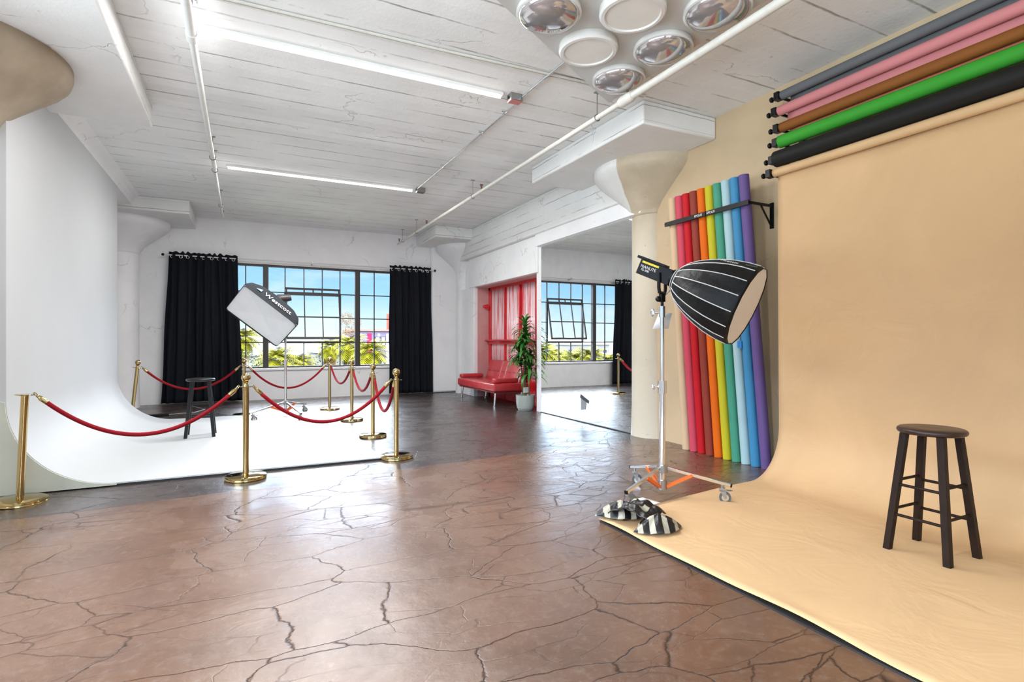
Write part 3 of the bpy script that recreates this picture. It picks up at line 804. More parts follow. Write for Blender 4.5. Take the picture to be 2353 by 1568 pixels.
b = B(); b.prism([(2.232-4.55, yedge(2.235)-.02), (2.232-4.55, .45), (3.2-4.55, .45), (3.2-4.55, yedge(3.2)-.03)], 'z', .0, .009); b.build('black_edge_layer', BLACKP, t)  # black slab added under the paper to draw the shadow line at its edge
specs = [('grey', (.20, .205, .215), 3.575, .042, 3.41, 'charcoal grey paper roll, highest of the rolls on the tan wall', 'hanging_sheet'),
         ('pink', (.78, .33, .34), 3.438, .045, 3.44, 'pink paper roll, second from the top on the wall', 'hanging_sheet'),
         ('brown', (.34, .135, .035), 3.275, .045, 3.42, 'brown paper roll, third from the top on the wall', 'hanging_sheet'),
         ('green', (.075, .43, .055), 3.145, .058, 3.43, 'bright green paper roll, fourth from the top on the wall', None),
         ('black', (.028, .027, .026), 2.993, .075, 3.47, 'thick black paper roll, just above the tan roll', None)]
for nm, col, z, r, y1, lab, sh in specs:
    t = thing('backdrop_roll', lab, 'backdrop paper', (4.52, 0, z), group=None)
    m = M(nm+' seamless paper', tuple((c_**1.15)*.72 for c_ in col), .6, 0, .03, 2, spec=.2)
    b = B(); b.tube([(0, .66, 0), (0, y1, 0)], r, 32); b.build('roll', m, t)
    if sh:
        b = B(); b.grid(lambda u, v: (r-.004+.004*math.sin(u*9), .68+u*(y1-.06-.68), -v*.15), 30, 2)
        m2 = M('terracotta paper', (.55, .17, .10), .6) if nm == 'brown' else m
        b.build(sh, m2, t, smooth=180, solid=.0012)
t = thing('roll_bracket', 'black wall bracket with hooks and chain knobs holding the six coloured rolls', 'bracket', (4.78, 3.46, 0))
b = B(); b.box(-.02, .0, -.10, -.05, 2.80, 3.62); b.build('upright', BLKPL, t, bevel=.003)
for z, y1 in [(s_[2], s_[4]) for s_ in specs]+[(2.872, 3.50)]:
    yk = y1-3.46
    b = B()
    b.box(-.31, -.005, yk-.005, yk+.012, z-.035, z-.012); b.box(-.32, -.25, yk-.005, yk+.045, z-.045, z+.03)
    h = b.build('hook', BLKPL, t, bevel=.003)
    b = B(); b.tube([(-.27, yk+.012, z-.005), (-.27, yk+.095, z-.005)], .009, 10)
    b.lathe([(.004, 0), (.02, .004), (.027, .012), (.024, .026), (.012, .032)], T=Matrix.Translation((-.27, yk+.085, z-.005)) @ Matrix.Rotation(-PI/2, 4, 'X'), n=10)
    b.build('knob', BLKPL, h)

# leaning rolls and their rack
cols = [('cream', (.78, .60, .42), 'pale cream'), ('rose', (.72, .13, .19), 'rose pink'), ('red', (.66, .02, .035), 'crimson red'), ('rust', (.38, .09, .06), 'rust brown'),
        ('orange', (.85, .22, .01), 'bright orange'), ('yellow', (.66, .60, .05), 'mustard yellow'), ('green', (.12, .42, .30), 'sea green'), ('pale_blue', (.50, .68, .72), 'pale powder blue'),
        ('blue', (.10, .35, .58), 'mid blue'), ('violet', (.22, .15, .36), 'violet')]
pos = ['leftmost, next to the column', '', '', '', '', '', '', '', '', 'rightmost, next to the tan sheet']
for i, (nm, col, lab) in enumerate(cols):
    f = i/9
    yt = 4.855-.1125*i; yb = 4.755-.1198*i
    t = thing('paper_roll', lab+' paper roll standing against the tan wall'+(', '+pos[i] if pos[i] else ''), 'paper roll', (4.65, yb, 0), group='upright coloured paper rolls')
    b = B(); b.tube([(0, 0, .004), (-.13, yt-yb, 2.945)], .0505, 28); ob = b.build('roll', M(nm+' roll paper', tuple((c_**1.25)*.80 for c_ in col), .6, 0, .03, 3, spec=.22), t)
    b = B(); b.tube([(0, 0, 0), (-.131, yt-yb, 2.948)], .030, 20, True); b.build('core', M('kraft core', (.35, .25, .15), .8), t)
    if nm == 'pale_blue':
        b = B(); b.box(-.115, -.104, -.035, .015, 1.20, 1.27); b.build('blue_tape', BLUET, t)
t = thing('roll_rack', 'black metal rail holding the leaning coloured paper rolls to the wall', 'rack', (4.45, 0, 2.64))
for y0, y1 in ((4.275, 4.90), (3.72, 4.265)):
    b = B(); b.box(-.008, .008, y0, y1, -.025, .025); b.build('rail', BLKPL, t, bevel=.002)
    b = B(); b.box(-.01, .35, y0, y0+.018, -.012, .012) if y0 < 4 else b.box(-.01, .35, y1-.018, y1, -.012, .012)
    yk = y0+.009 if y0 < 4 else y1-.009
    b.box(.335, .35, yk-.02, yk+.02, -.23, .03)
    b.tube([(.18, yk, -.01), (.335, yk, -.21)], .009, 8)
    b.build('arm', BLKPL, t)
for yc in (4.20, 4.375):
    T_ = frame_T((-.0095, yc, 0), (0, -1, 0), (0, 0, 1), (-1, 0, 0))
    text('EPOLIS', .034, T_, PRINTW, t, ext=.0006, xs=1.1)

# ------------------------------------------------------------------ light stands
def caster(parent, loc, rz, wr=.044):
    T = Matrix.Translation(loc) @ Matrix.Rotation(rz, 4, 'Z')
    b = B(); b.box(-.022, .022, -.016, .016, 2*wr+.005, 2*wr+.03, T)
    q = B()
    for y in (-.014, .014): q.prism([(-.018, 2*wr+.012), (.028, 2*wr+.012), (.034, wr+.004), (.029, wr-.008), (.016, wr-.008)], 'y', y-.002, y+.002)
    b.add([T @ Vector(v) for v in q.v], q.f)
    b.tube([T @ Vector((0, 0, 2*wr+.03)), T @ Vector((0, 0, 2*wr+.06))], .011, 10)
    b.box(.03, .075, -.014, .014, 2*wr+.006, 2*wr+.014, T)
    c = b.build('caster', GREYMET, parent)
    b = B()
    b.tube([T @ Vector((.022, -.0105, wr)), T @ Vector((.022, .0105, wr))], wr, 28)
    b.build('wheel', RUBBER, c)
    b = B(); b.tube([T @ Vector((.022, -.012, wr)), T @ Vector((.022, .012, wr))], wr*.62, 20); b.build('hub', CHROME, c)
def stand(t, legs, top, rad=.0175, hub=.24, crz=0):
    """rolling stand; legs: list of foot offsets"""
    b = B(); b.tube([(0, 0, .10), (0, 0, .90)], rad*1.25, 18); b.build('lower_pole', CHROME, t)
    b = B(); b.tube([(0, 0, .90), (0, 0, top)], rad*.85, 18); b.build('upper_pole', CHROME, t)
    for z in (.90,):
        b = B(); b.tube([(0, 0, z-.05), (0, 0, z+.05)], rad*1.75, 18); b.tube([(0, 0, z), (-.05, .03, z)], .008, 10); b.ball((-.058, .035, z), .016, 12, (1, .6, 1.4)); b.build('collar', CHROME, t)
    b = B(); b.tube([(0, 0, hub-.03), (0, 0, hub+.03)], rad*2.2, 18); b.build('hub', GREYMET, t)
    b = B(); b.tube([(0, 0, .075), (0, 0, .15)], rad*1.9, 18); b.ball((-.03, .02, .10), .022); b.build('lower_hub', GREYMET, t)
    for (x, y) in legs:
        L = math.hypot(x, y); u = Vector((x/L, y/L, 0)); w = Vector((-u.y, u.x, 0))
        a = u*.03+Vector((0, 0, hub+.01)); e = u*(L+.06)+Vector((0, 0, .14))
        T = frame_T(a, (e-a), w, (e-a).cross(w)); LL = (e-a).length
        b = B(); b.box(0, LL, -.012, .012, -.012, .012, T); leg = b.build('leg', CHROME, t, bevel=.002)
        b = B(); b.box(LL, LL+.012, -.0125, .0125, -.0125, .0125, T); b.build('end_cap', BLKPL, leg)
        m_ = a.lerp(e, .42); l0 = u*.035+Vector((0, 0, .10))
        T2 = frame_T(l0, (m_-l0), w, (m_-l0).cross(w))
        b = B(); b.box(0, (m_-l0).length, -.015, -.011, -.012, .012, T2); b.box(0, (m_-l0).length, .011, .015, -.012, .012, T2); b.build('brace', ORANGE, t)
        caster(t, tuple(u*L), crz+random.uniform(-.3, .3))

# near light: long black parabolic softbox
SX, SY = 3.02, 3.36
t = thing('studio_light', 'black parabolic softbox light on a chrome rolling stand by the tan backdrop', 'studio light', (SX, SY, 0))
base = Vector((SX, SY, 0))
stand(t, [(3.36-SX, 3.06-SY), (3.10-SX, 3.80-SY), (2.62-SX, 3.25-SY)], 1.52, .02, crz=-.85)
ang = math.atan((1600-1176.5)/1240)          # bearing of the head from the camera axis
az = TH+ang
view = Vector((math.sin(az), math.cos(az), 0)); right = Vector((math.cos(az), -math.sin(az), 0)); up = Vector((0, 0, 1))
ph = math.radians(15)
ax = (right*.905-up*.425)*math.cos(ph)-view*math.sin(ph); ax.normalize()
sidev = ax.cross(up).normalized()         # horizontal, across the axis
upv = sidev.cross(ax).normalized()
neck = Vector((0, 0, 1.70))+right*.10+up*.07       # start of the softbox
b = B(); b.tube([(0, 0, 1.46), (0, 0, 1.55)], .026, 18); b.tube([(0, 0, 1.50), tuple(Vector((0, 0, 1.50))-right*.06)], .008, 10)
b.ball(tuple(Vector((0, 0, 1.50))-right*.075), .022, 12, (.6, 1, 1.5)); b.build('top_clamp', CHROME, t)
b = B(); b.tube([(0, 0, 1.55), (0, 0, 1.60)], .012, 12); b.box(-.018, .018, -.018, .018, 1.585, 1.655); b.ball(tuple(Vector((0, 0, 1.61))-right*.03), .024, 12); b.build('tilt_joint', BLKPL, t)
hd = Vector((0, 0, 1.815))                    # yoke pivot
b = B()
yk = Vector((0, 0, 1.655))
for sgn in (-1, 1):
    o = sidev*(sgn*.075)
    b.tube([yk, yk+o*.8+up*.005, yk+o+up*.04, hd+o], .014, 10)
b.build('yoke', BLKPL, t)
TH_ = frame_T(hd, ax, sidev, upv)
b = B(); b.box(-.19, .10, -.062, .062, -.07, .055, TH_, .008); b.box(-.235, .02, -.05, .05, .05, .072, TH_, .006)
b.tube([TH_ @ Vector((.09, 0, -.005)), TH_ @ Vector((.17, 0, -.005))], [.07, .085], 24)
head = b.build('lamp_head', BLKPL, t)
camside = -1 if sidev.dot(view) > 0 else 1     # which side faces the room's middle
b = B(); b.box(-.17, -.02, camside*.063-.001 if camside > 0 else -.064, camside*.063+.001 if camside > 0 else -.062, .028, .044, TH_); b.build('yellow_sticker', YEL, head)
TT = TH_ @ Matrix.Translation((-.10, camside*.0635, .0)) @ frame_T((0, 0, 0), (1, 0, 0), (0, 0, 1), (0, -1, 0))
text('NANLITE', .034, TT, PRINTW, head, xs=1.0, ext=.0006)
text('FS-300', .026, TT @ Matrix.Translation((-.02, -.026, 0)), PRINTW, head, ext=.0006)
nk = hd+ax*.12-upv*.005
prof = [(.0, .095), (.035, .135), (.08, .18), (.15, .225), (.24, .268), (.34, .305), (.45, .335), (.57, .353), (.67, .358), (.70, .352)]
prof = [(a_*.845, b_*.86) for a_, b_ in prof]
NR = 16
def sp(s_, r_, k, sc_=1.): a = 2*PI*(k+.5)/NR; return nk+ax*s_+(sidev*math.cos(a)+upv*math.sin(a))*r_*sc_
b = B(); vs = []; 
for s_, r_ in prof:
    for k in range(NR*3):
        q = k/3; i0 = math.floor(q); f = q-i0
        p_ = sp(s_, r_, i0).lerp(sp(s_, r_, i0+1), f)
        if f > 0 and .1 < s_ < .5:                      # puckers in the cloth between the ribs
            p_ = p_-(p_-(nk+ax*s_)).normalized()*(.004+.004*math.sin(k*5+s_*60))
        vs.append(p_)
n3 = NR*3
b.add(vs, [(i*n3+j, i*n3+(j+1) % n3, (i+1)*n3+(j+1) % n3, (i+1)*n3+j) for i in range(len(prof)-1) for j in range(n3)])
sb = b.build('softbox', SBBLK, t, smooth=25, solid=.004)
for k in range(NR):
    b = B(); b.tube([sp(s_, r_+.003, k) for s_, r_ in prof[1:-1]], .0038, 6); b.build('rib', PIPING, sb)
b = B(); b.tube([sp(.028, .118, k) for k in range(NR+1)], .0045, 6)
b.tube([sp(.0, .085, k) for k in range(NR+1)], .0045, 6); b.build('neck_piping', PIPING, sb)
b = B(); b.tube([sp(-.01, .09, k) for k in (9, 10, 11)]+[sp(-.04, .16, 11), sp(-.04, .16, 9), sp(-.01, .09, 9)], .004, 6)
b.build('flap_edge', PIPING, sb)
b = B(); b.add([sp(.585, .300, k) for k in range(NR)]+[nk+ax*.587], [(k, (k+1) % NR, NR) for k in range(NR)]); b.build('front_diffuser', DIFF, sb, smooth=0)
# lettering along the top of the softbox
best = max(range(NR), key=lambda k: (sp(.4, .29, k)-(nk+ax*.4)).dot(upv*.86-view*.5))
c0 = sp(.42, .294, best).lerp(sp(.42, .294, best+1), .5); nrm = (c0-(nk+ax*.42)).normalized()
sl = (sp(.46, .300, best)-sp(.365, .285, best)).normalized()
yv = nrm.cross(sl)
text('Phottix', .045, frame_T(c0+nrm*.004-sl*.06, sl, yv, nrm), PRINTW, sb, ext=.0006)
text('Raja(D)', .028, frame_T(c0+nrm*.004+sl*.10, sl, yv, nrm), PRINTD, sb, ext=.0006)
b = B(); o = Vector((0, 0, 1.44))+view*.05
b.add([o-right*.08-up*.07, o+right*.045-up*.07, o+right*.075+up*.055, o-right*.03+up*.055], [(0, 1, 2, 3)]); b.build('instruction_tag', WPAPER, t, solid=.002)

# far light: rectangular softbox
FX, FY = .62, 9.75
t = thing('studio_light', 'grey rectangular softbox light on a rolling stand in front of the window', 'studio light', (FX, FY, 0))
stand(t, [(.10-FX+.02, 9.37-FY), (.78-FX, 9.02-FY-.0), (.95-FX, 10.25-FY)], 1.78, .016)
ang = math.atan((610-1176.5)/1240); az = TH+ang
view = Vector((math.sin(az), math.cos(az), 0)); right = Vector((math.cos(az), -math.sin(az), 0))
Lv = (right*.777-up*.63).normalized(); 
Nv = (-(right*.63+up*.777)*.73-view*.68).normalized(); Sv = Nv.cross(Lv).normalized()
if Sv.dot(up) < 0: Sv = -Sv
fc = Vector((0, 0, 1.66))-right*.36-view*.30+up*.0   # face centre
b = B()
prof = [(-.03, 1., .02), (.0, 1., .02), (.05, 1.03, .05), (.15, .98, .14), (.27, .82, .3), (.37, .58, .5), (.44, .34, .9), (.47, .22, 1.)]
nn_ = 48; vs = []
hw_, hh_ = .485, .33
for d_, k_, rd in prof:
    for j in range(nn_):
        a = 2*PI*j/nn_; c_, s_ = math.cos(a), math.sin(a)
        e = 2/(2+14*(1-rd)**3)
        rx = math.copysign(abs(c_)**e, c_); ry = math.copysign(abs(s_)**e, s_)
        hx, hy = hw_*(1-rd*.25)*k_, (hh_+(hw_-hh_)*rd*.3)*k_
        vs.append(fc-Nv*d_+Lv*rx*hx+Sv*ry*hy)
b.add(vs, [(i*nn_+j, i*nn_+(j+1) % nn_, (i+1)*nn_+(j+1) % nn_, (i+1)*nn_+j) for i in range(len(prof)-1) for j in range(nn_)])
b.add(vs[-nn_:], [tuple(range(nn_))])
sb = b.build('softbox', SBGREY, t, smooth=50)
b = B(); b.add([fc-Nv*(-.008)+Lv*x*hw_*.985+Sv*y*hh_*.985 for x, y in ((-1, -1), (1, -1), (1, 1), (-1, 1))]+[fc-Nv*.035], [(0, 1, 4), (1, 2, 4), (2, 3, 4), (3, 0, 4)]); b.build('front_diffuser', DIFF2, sb, smooth=0)
pn = (Sv*1.0-Nv*.12).normalized()
cx_ = fc-Nv*.085+Sv*(hh_*1.03+.012)+Lv*.06
text('Westcott', .125, frame_T(cx_, Lv, pn.cross(Lv), pn), PRINTW, sb, ext=.001)
text('\u25b2', .08, frame_T(cx_-Lv*.33, Lv, pn.cross(Lv), pn), BLUEP, sb, name='logo', ext=.001) if False else None
lg = B(); q = frame_T(cx_-Lv*.33, Lv, pn.cross(Lv), pn)
lg.prism([(-.06, -.02), (.03, -.02), (.03, .045)], 'z', -.001, .002); lg.v = [tuple(q @ Vector(v)) for v in lg.v]; lg.build('logo', BLUEP, sb, smooth=0)
hc = fc-Nv*.47
hend = Vector((.02, 0, 1.86))
b = B(); b.tube([hc+Nv*.03, hc-Nv*.10, hc-Nv*.14+right*.10-up*.01, hc-Nv*.14+right*.17-up*.0], [.075, .07, .062, .05], 20); b.build('lamp_head', M('dark grey plastic', (.05, .045, .045), .4), t)
b = B(); b.tube([(0, 0, 1.74), (0, 0, 1.80), tuple(hc-Nv*.06)], .018, 10); b.build('tilt_joint', BLKPL, t)
b = B(); b.ball((-.02, 0, 1.42), .03, 12); b.tube([(0, 0, 1.36), (0, 0, 1.46)], .026, 14); b.tube([(-.02, 0, 1.42), (-.11, .0, 1.40)], .012, 8); b.build('grip_knob', BLKPL, t)

# ------------------------------------------------------------------ small things on the floor
t = thing('sandbag', 'black and cream striped saddle sandbag on the corner of the tan paper', 'sandbag', (2.42, 2.90, .012), math.radians(-30))
def lobe(cx, cy, rx, ry, h, tw, seed):
    """filled pouch: flat underneath, ridge on top, pinched pointed ends, puckered cloth"""
    random.seed(seed); vs = []; n, m = 48, 16
    for i in range(m+1):
        v = i/m
        for j in range(n):
            a = 2*PI*j/n; ca, sa = math.cos(a), math.sin(a)
            k = (abs(ca)**1.25+abs(sa)**1.25)**(-1/1.25)           # diamond-ish outline with pointed corners
            rr = math.sin(PI*min(v, .999))**.42 if v < .25 else (1-((v-.25)/.75)**1.5)
            rr = max(rr, .0)
            x, y = rx*k*ca*rr, ry*(k*.5+.5)*sa*rr
            z = h*v*(1-.42*(x/rx)**2)
            puck = math.sin(a*6+seed)*.006+math.sin(a*13+seed*3+v*6)*.003
            x += puck*ca*math.sin(PI*v); y += puck*sa*math.sin(PI*v); z += puck*.9*math.sin(PI*v)
            vs.append((cx+x*math.cos(tw)-y*math.sin(tw), cy+x*math.sin(tw)+y*math.cos(tw), max(z, 0)))
    b = B(); b.add(vs, [(i*n+j, i*n+(j+1) % n, (i+1)*n+(j+1) % n, (i+1)*n+j) for i in range(m) for j in range(n)]); return b
lobe(.09, -.12, .185, .115, .125, .42, 1).build('bag_pouch', STRIPE, t, smooth=70)
lobe(-.12, .12, .185, .10, .14, -.12, 4).build('bag_pouch', STRIPE, t, smooth=70)
b = B()
def saddle(u, v):
    s_ = u*2-1; w_ = (v-.5)*2
    return (-.02+.13*s_+.07*w_+.01*math.sin(v*9+u*4), .05-.07*s_+.10*w_, .085+.055*math.cos(s_*1.9)*(1-.35*w_*w_)+.012*math.sin(v*17+u*6)+.006*math.sin(u*23))
b.grid(saddle, 30, 30); st_ = b.build('carry_strap', M('black vinyl', (.009, .006, .005), .30, bmp=.5, bs_=15, bd=.02), t, smooth=50, solid=.008)
for (u0, v0, du, dv) in ((.30, .62, .11, .2), (.12, .30, .10, .16), (.66, .30, .12, .2)):
    b = B(); b.grid(lambda u, v: tuple(Vector(saddle(u0+u*du, v0+v*dv))+Vector((0, -.002, .007))), 6, 8); b.build('cream_patch', M('cream fabric stripe', (.36, .33, .25), .45), st_, smooth=60, solid=.002)
t = thing('paper_sheet', 'small white sheet of paper on the floor tucked by the tan paper edge', 'paper', (2.80, 3.33, .001), .2)
b = B(); b.grid(lambda u, v: (-.11+.22*u, -.13+.22*v, .002+.004*math.sin(u*3)*v), 6, 6); b.build('sheet', WPAPER, t, solid=.001)
t = thing('power_strip', 'black power strip with cable on the floor beneath the left curtain', 'power strip', (-1.30, 10.75, 0), .25)
b = B(); b.box(-.16, .16, -.03, .03, .001, .045); b.build('body', BLKPL, t, bevel=.006)
b = B(); b.tube([(.16, 0, .02), (.35, .12, .012), (.55, .1, .01), (.8, .5, .01), (.7, 1.4, .01)], .007, 6); b.build('cable', M('grey cable', (.3, .3, .3), .5), t)

# ------------------------------------------------------------------ the town outside
GZ = -9.0
b = B(); b.box(-260, 260, 14.5, 600, GZ-.5, GZ); struct(b.build('ground', M('pale dusty ground', (.09, .09, .06), .9, 0, .3, .05, spec=.04)))
def hills():
    b = B()
    def fn(u, v):
        x = -330+660*u; y = 330+v*120
        z = GZ+(v**.6)*(9+4*math.sin(x*.02)+2.5*math.sin(x*.07+1)+2*math.sin(x*.15))
        return (x, y, z)
    b.grid(fn, 90, 8); return b
struct(hills().build('hillside', M('hazy olive hillside', (.11, .125, .12), .95, 0, .35, .08, spec=.04)))
LEAFY = [M('sunlit palm frond', (.105, .098, .004), .5, 0, .4, .8, spec=.04), M('yellow green foliage', (.055, .085, .003), .6, 0, .5, 1.2, spec=.04), M('grey green foliage', (.050, .056, .028), .7, 0, .4, 1., spec=.04), M('dry tan palm skirt', (.14, .085, .04), .8, 0, .2, 2., spec=.04)]
TRUNK = M('palm trunk bark', (.09, .06, .04), .9, 0, .3, 3, spec=.04)
def palm(x, y, ztop, r, seed):
    random.seed(seed)
    t = thing('palm_tree', PL.pop(0), 'palm tree', (x, y, GZ), group='palm trees outside the window')
    h = ztop-GZ
    b = B(); b.tube([(0, 0, 0), (.05, 0, h*.5), (0, 0, h)], [.35, .27, .24], 10); b.build('trunk', TRUNK, t)
    b = B()
    for i in range(60):
        a = i*2.399; el = 1.3-2.1*(i/60)+random.uniform(-.1, .1); L = r*random.uniform(.85, 1.1)
        d = Vector((math.cos(a), math.sin(a), 0)); sd = Vector((-d.y, d.x, 0)); p = Vector((0, 0, h)); pts = [p.copy()]
        for k in range(6): p = p+(d*math.cos(el)+Vector((0, 0, 1))*math.sin(el))*(L/6); el -= .22; pts.append(p.copy())
        for k in range(1, 6):
            for sgn in (-1, 1):
                for q in (0, .5):
                    c = pts[k].lerp(pts[k+1], q); w = r*.30*math.sin(PI*(k+q+.5)/7.2)
                    e = c+sd*sgn*w+(pts[k+1]-pts[k])*.9-Vector((0, 0, w*.35)); g_ = (pts[k+1]-pts[k])*.45
                    b.add([c, c+g_, e], [(0, 1, 2)])
    b.build('fronds', LEAFY[0], t, smooth=0)
    b = B()
    for i in range(26):
        a = i*2.399; d = Vector((math.cos(a), math.sin(a), 0)); s0 = Vector((0, 0, h-.1-.03*i))
        b.add([s0+d*.2, s0+d*.5+Vector((-d.y, d.x, 0))*.15, s0+d*.55-Vector((0, 0, 1.2+.03*i))], [(0, 1, 2)])
    b.build('dry_skirt', LEAFY[3], t, smooth=0)
PL = ['palm below the tilted grey softbox, seen through the window', 'slim palm seen through the third window column', 'palm seen left of the right mullion, partly above the sash', 'palm just right of the right mullion, before the red building', 'small palm near the back stanchions through the glass',
      'palm behind the left part of the window, far left', 'palm in the mirror, left of the mullion', 'second palm in the mirror from the left', 'third palm in the mirror', 'palm in the mirror beside its thick mullion', 'palm in the mirror at right, near the mirrored curtain', 'palm seen in the mirror behind the plant leaves']
def dirp(px, Y):      # world x of an image column at depth Y
    r = (px-1176.5)/1240; c_, s_ = math.cos(TH), math.sin(TH)
    return Y*(r*c_+s_)/(-r*s_+c_)
for px, Y, zt, r, sd in ((637, 36, .1, 1.5, 1), (691, 42, -.4, 1.25, 2), (806, 44, .9, 1.6, 3), (851, 36, .5, 1.5, 4), (758, 52, .7, 1.4, 5), (557, 56, 1.5, 1.8, 6)):
    palm(dirp(px, Y), Y, zt, r, sd)
for px, Y, zt, r, sd in ((1266, 46, -.6, 1.9, 11), (1294, 50, -.8, 1.9, 12), (1320, 46, -.7, 1.8, 13), (1358, 44, -.5, 2.0, 14), (1397, 50, -1.2, 1.8, 15), (1245, 43, .2, 1.7, 16)):
    palm(9.46-dirp(px, Y), Y, zt, r, sd)
def tree(x, y, ztop, rad, seed, m, label):
    random.seed(seed)
    t = thing('leafy_tree', label, 'tree', (x, y, GZ), group='trees outside the window')
    h = ztop-GZ
    b = B(); b.tube([(0, 0, 0), (.1, 0, h*.7)], [.3, .15], 8); b.build('trunk', TRUNK, t)
    b = B()
    lob = [(Vector((random.uniform(-.6, .6)*rad, random.uniform(-.6, .6)*rad, h-rad*random.uniform(.4, 1.8))), rad*random.uniform(.35, .6)) for _ in range(9)]
    for i in range(1500):
        c, rr = lob[i % 9]
        d = Vector((random.gauss(0, 1), random.gauss(0, 1), random.gauss(0, 1))).normalized()*rr*random.uniform(.6, 1.)
        p = c+d; s_ = rad*.07
        a = Vector((random.uniform(-1, 1), random.uniform(-1, 1), random.uniform(-1, 1)))*s_; e = Vector((random.uniform(-1, 1), random.uniform(-1, 1), random.uniform(-1, 1)))*s_
        b.add([p, p+a, p+a*.4+e], [(0, 1, 2)])
    b.build('foliage', m, t, smooth=0)
TL = ['bushy green tree low in the window, left of the softbox', 'green tree behind the softbox pole', 'grey green tree in the middle window panes', 'dark grey tree right of centre outside', 'tall thin tan tree rising above the red building line', 'tree beside the building at the right window edge',
      'green tree in the mirror above the palms', 'pale tree far left in the window', 'low hedge tree under the third pane', 'low hedge tree under the fifth pane', 'leafy tree in the mirror near the right mullion']
for i, (px, Y, zt, r, k) in enumerate(((590, 30, -.7, 2.0, 1), (665, 34, -1.0, 1.8, 1), (722, 60, .6, 3.0, 2), (782, 62, .2, 3.4, 2), (806, 66, 4.8, 1.6, 3), (838, 40, -1.5, 1.4, 1))):
    tree(dirp(px, Y), Y, zt, r, 20+i, LEAFY[k], TL[i])
tree(9.46-dirp(1262, 58), 58, .6, 3., 31, LEAFY[1], TL[6])
tree(dirp(562, 44), 44, .9, 2.6, 32, LEAFY[2], TL[7])
tree(dirp(718, 30), 30, -1.4, 1.8, 33, LEAFY[1], TL[8])
tree(dirp(770, 31), 31, -1.6, 1.7, 34, LEAFY[1], TL[9])
tree(9.46-dirp(1412, 50), 50, -.8, 2.4, 35, LEAFY[1], TL[10])
# red and purple block of flats
def flats():
    Yb = 70; x0, x1 = dirp(822, Yb), dirp(822, Yb)+24
    t = thing('apartment_building', 'red and mauve block of flats at the right edge of the window', 'building', ((x0+x1)/2, Yb, GZ))
    w = (x1-x0)/2; ht = 2.55-GZ
    b = B(); b.box(-w, w, 0, 10, 0, ht); b.build('walls', M('mauve grey cladding', (.10, .085, .13), .8, spec=.04), t)
    b = B(); b.box(-w-.2, w+.2, -.2, 10.2, ht, ht+.22); b.build('roof', M('pinkish roof edge', (.2, .1, .08), .8, spec=.04), t)
    b = B(); b.box(-w+4.6, -w+5.9, 2, 4, ht, ht+2.4); b.build('chimney', M('red brick chimney', (.2, .05, .035), .8, spec=.04), t)
    b = B(); x = -w+1.2
    while x < w-.6:
        b.box(x, x+.55, -.05, 0, 0, ht-.3); x += 3.4
    b.build('red_strips', M('magenta red panel', (.25, .012, .045), .7, spec=.04), t)
    b = B(); x = -w+.2
    while x < w-.6: b.box(x, x+.35, -.04, 0, 0, ht-.3); x += 1.13
    b.build('pale_strips', M('pale lilac panel', (.17, .16, .21), .7, spec=.04), t)
    wm, gm = M('white window frame', (.25, .27, .3), .5, spec=.04), M('dark window pane', (.04, .045, .06), .2, spec=.04)
    for r_ in range(3):
        for c_ in range(6):
            xx = -w+2.2+c_*3.4; zz = ht-1.9-r_*2.9
            b = B(); b.box(xx, xx+1.3, -.12, 0, zz, zz+1.2); f = b.build('window', gm, t)
            b = B(); b.box(xx+.08, xx+.5, -.15, -.12, zz+.08, zz+1.12); b.box(xx+.8, xx+1.22, -.15, -.12, zz+.08, zz+1.12); b.build('pane', wm, f)
flats()
def block(x0, x1, y, dpt, zt, label, m):
    t = thing('low_building', label, 'building', ((x0+x1)/2, y, GZ)); w = (x1-x0)/2; ht = zt-GZ
    b = B(); b.box(-w, w, 0, dpt, 0, ht); b.build('walls', m, t)
    b = B(); b.box(-w-.2, w+.2, -.2, dpt+.2, ht, ht+.25); b.build('roof', M('grey flat roof', (.14, .14, .15), .8, spec=.04), t)
    b = B(); x = -w+1
    while x < w-1.5: b.box(x, x+1.2, -.05, 0, ht-2.6, ht-1.3); x += 3
    b.build('windows', M('dark window pane', (.04, .045, .06), .2, spec=.04), t)
WB = M('bright white stucco', (.13, .128, .122), .8, spec=.04)
for a, c, Y, zt, lab in ((560, 640, 85, -.9, 'long white low building far behind the left panes'), (650, 720, 95, -1.2, 'white low building behind the middle palms'), (725, 812, 88, -.6, 'white and grey low building left of the flats')):
    block(dirp(a, Y), dirp(c, Y), Y, 12, zt, lab, WB)
for a, c, Y, zt, lab in ((1330, 1262, 90, -1.4, 'white warehouse seen in the mirror above the palms'), (1440, 1345, 75, -1.2, 'white building in the mirror near the curtain'), (1400, 1300, 130, .1, 'pale distant block on the skyline in the mirror')):
    block(9.46-dirp(a, Y), 9.46-dirp(c, Y), Y, 14, zt, lab, WB)
t = thing('boundary_fence', 'pale railing along the street outside below the window', 'fence', (0, 27, GZ))
b = B(); b.box(-40, 40, 0, .05, 5.2, 5.26); b.box(-40, 40, 0, .05, 4.6, 4.64); b.build('rails', M('weathered rail', (.6, .58, .55), .6, spec=.04), t)
b = B()
for k in range(33): b.box(-40+k*2.5, -39.93+k*2.5, 0, .06, 0, 5.4)
b.build('posts', M('weathered rail', (.6, .58, .55), .6, spec=.04), t)

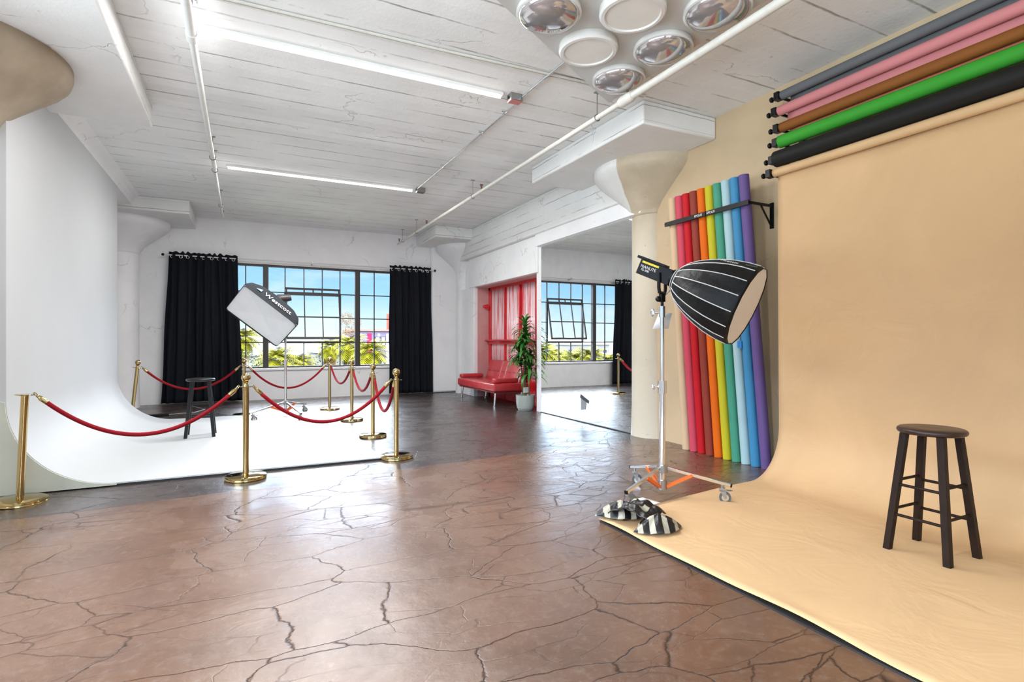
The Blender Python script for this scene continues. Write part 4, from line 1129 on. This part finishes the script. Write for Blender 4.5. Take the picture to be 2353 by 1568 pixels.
# ------------------------------------------------------------------ daylight
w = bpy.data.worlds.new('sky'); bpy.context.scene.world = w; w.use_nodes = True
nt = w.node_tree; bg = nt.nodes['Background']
g = nt.nodes.new('ShaderNodeTexCoord').outputs['Generated']
spx = N(nt, 'ShaderNodeSeparateXYZ'); nt.links.new(g, spx.inputs[0])
el = spx.outputs[2]
colr = ramp(nt, el, [(0., (.80, .93, 1.0)), (.035, (.66, .87, 1.0)), (.085, (.36, .68, .98)), (.15, (.26, .56, .95)), (.30, (.85, .92, 1.)), (1., (.70, .84, 1.))])
cl = noise(nt, mapping(nt, g, (2.2, 2.2, 9)), 2.6, 6, .6)
col2 = mixc(nt, math_n(nt, 'MULTIPLY', ramp(nt, cl, [(.48, 0.), (.7, 1.)]).outputs[0], .45), colr.outputs[0], (.90, .96, 1.0))
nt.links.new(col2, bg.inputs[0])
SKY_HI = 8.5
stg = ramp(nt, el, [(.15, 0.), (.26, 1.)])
low = ramp(nt, math_n(nt, 'MULTIPLY', el, -1.), [(.03, 0.), (.12, 1.)])      # glow added below the horizon to light the ceiling, as sunlit streets would
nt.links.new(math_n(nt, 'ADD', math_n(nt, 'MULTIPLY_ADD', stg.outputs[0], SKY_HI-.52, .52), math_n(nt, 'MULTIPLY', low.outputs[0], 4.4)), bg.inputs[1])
su = bpy.data.lights.new('sun', 'SUN'); su.energy = 3.; su.angle = math.radians(.6); su.color = (1, .95, .86)
so_ = bpy.data.objects.new('sun', su); COL.objects.link(so_)
so_.rotation_euler = Vector((.55, -.45, 1.05)).to_track_quat('Z', 'Y').to_euler()
def portal(loc, rot, sx, sy):
    la = bpy.data.lights.new('window_portal', 'AREA'); la.shape = 'RECTANGLE'; la.size = sx; la.size_y = sy; la.cycles.is_portal = True
    o = bpy.data.objects.new('window_portal', la); COL.objects.link(o); o.location = loc; o.rotation_euler = rot
portal(((WX0+WX1)/2, YW+.3, (WZ0+WZ1)/2), (-PI/2, 0, 0), WX1-WX0, WZ1-WZ0)
portal(((FX0+FX1)/2, Y0-.3, 1.95), (PI/2, 0, 0), FX1-FX0, 2.5)
portal((X0-.3, (LY0+LY1)/2, 1.95), (PI/2, 0, -PI/2), LY1-LY0, 2.5)
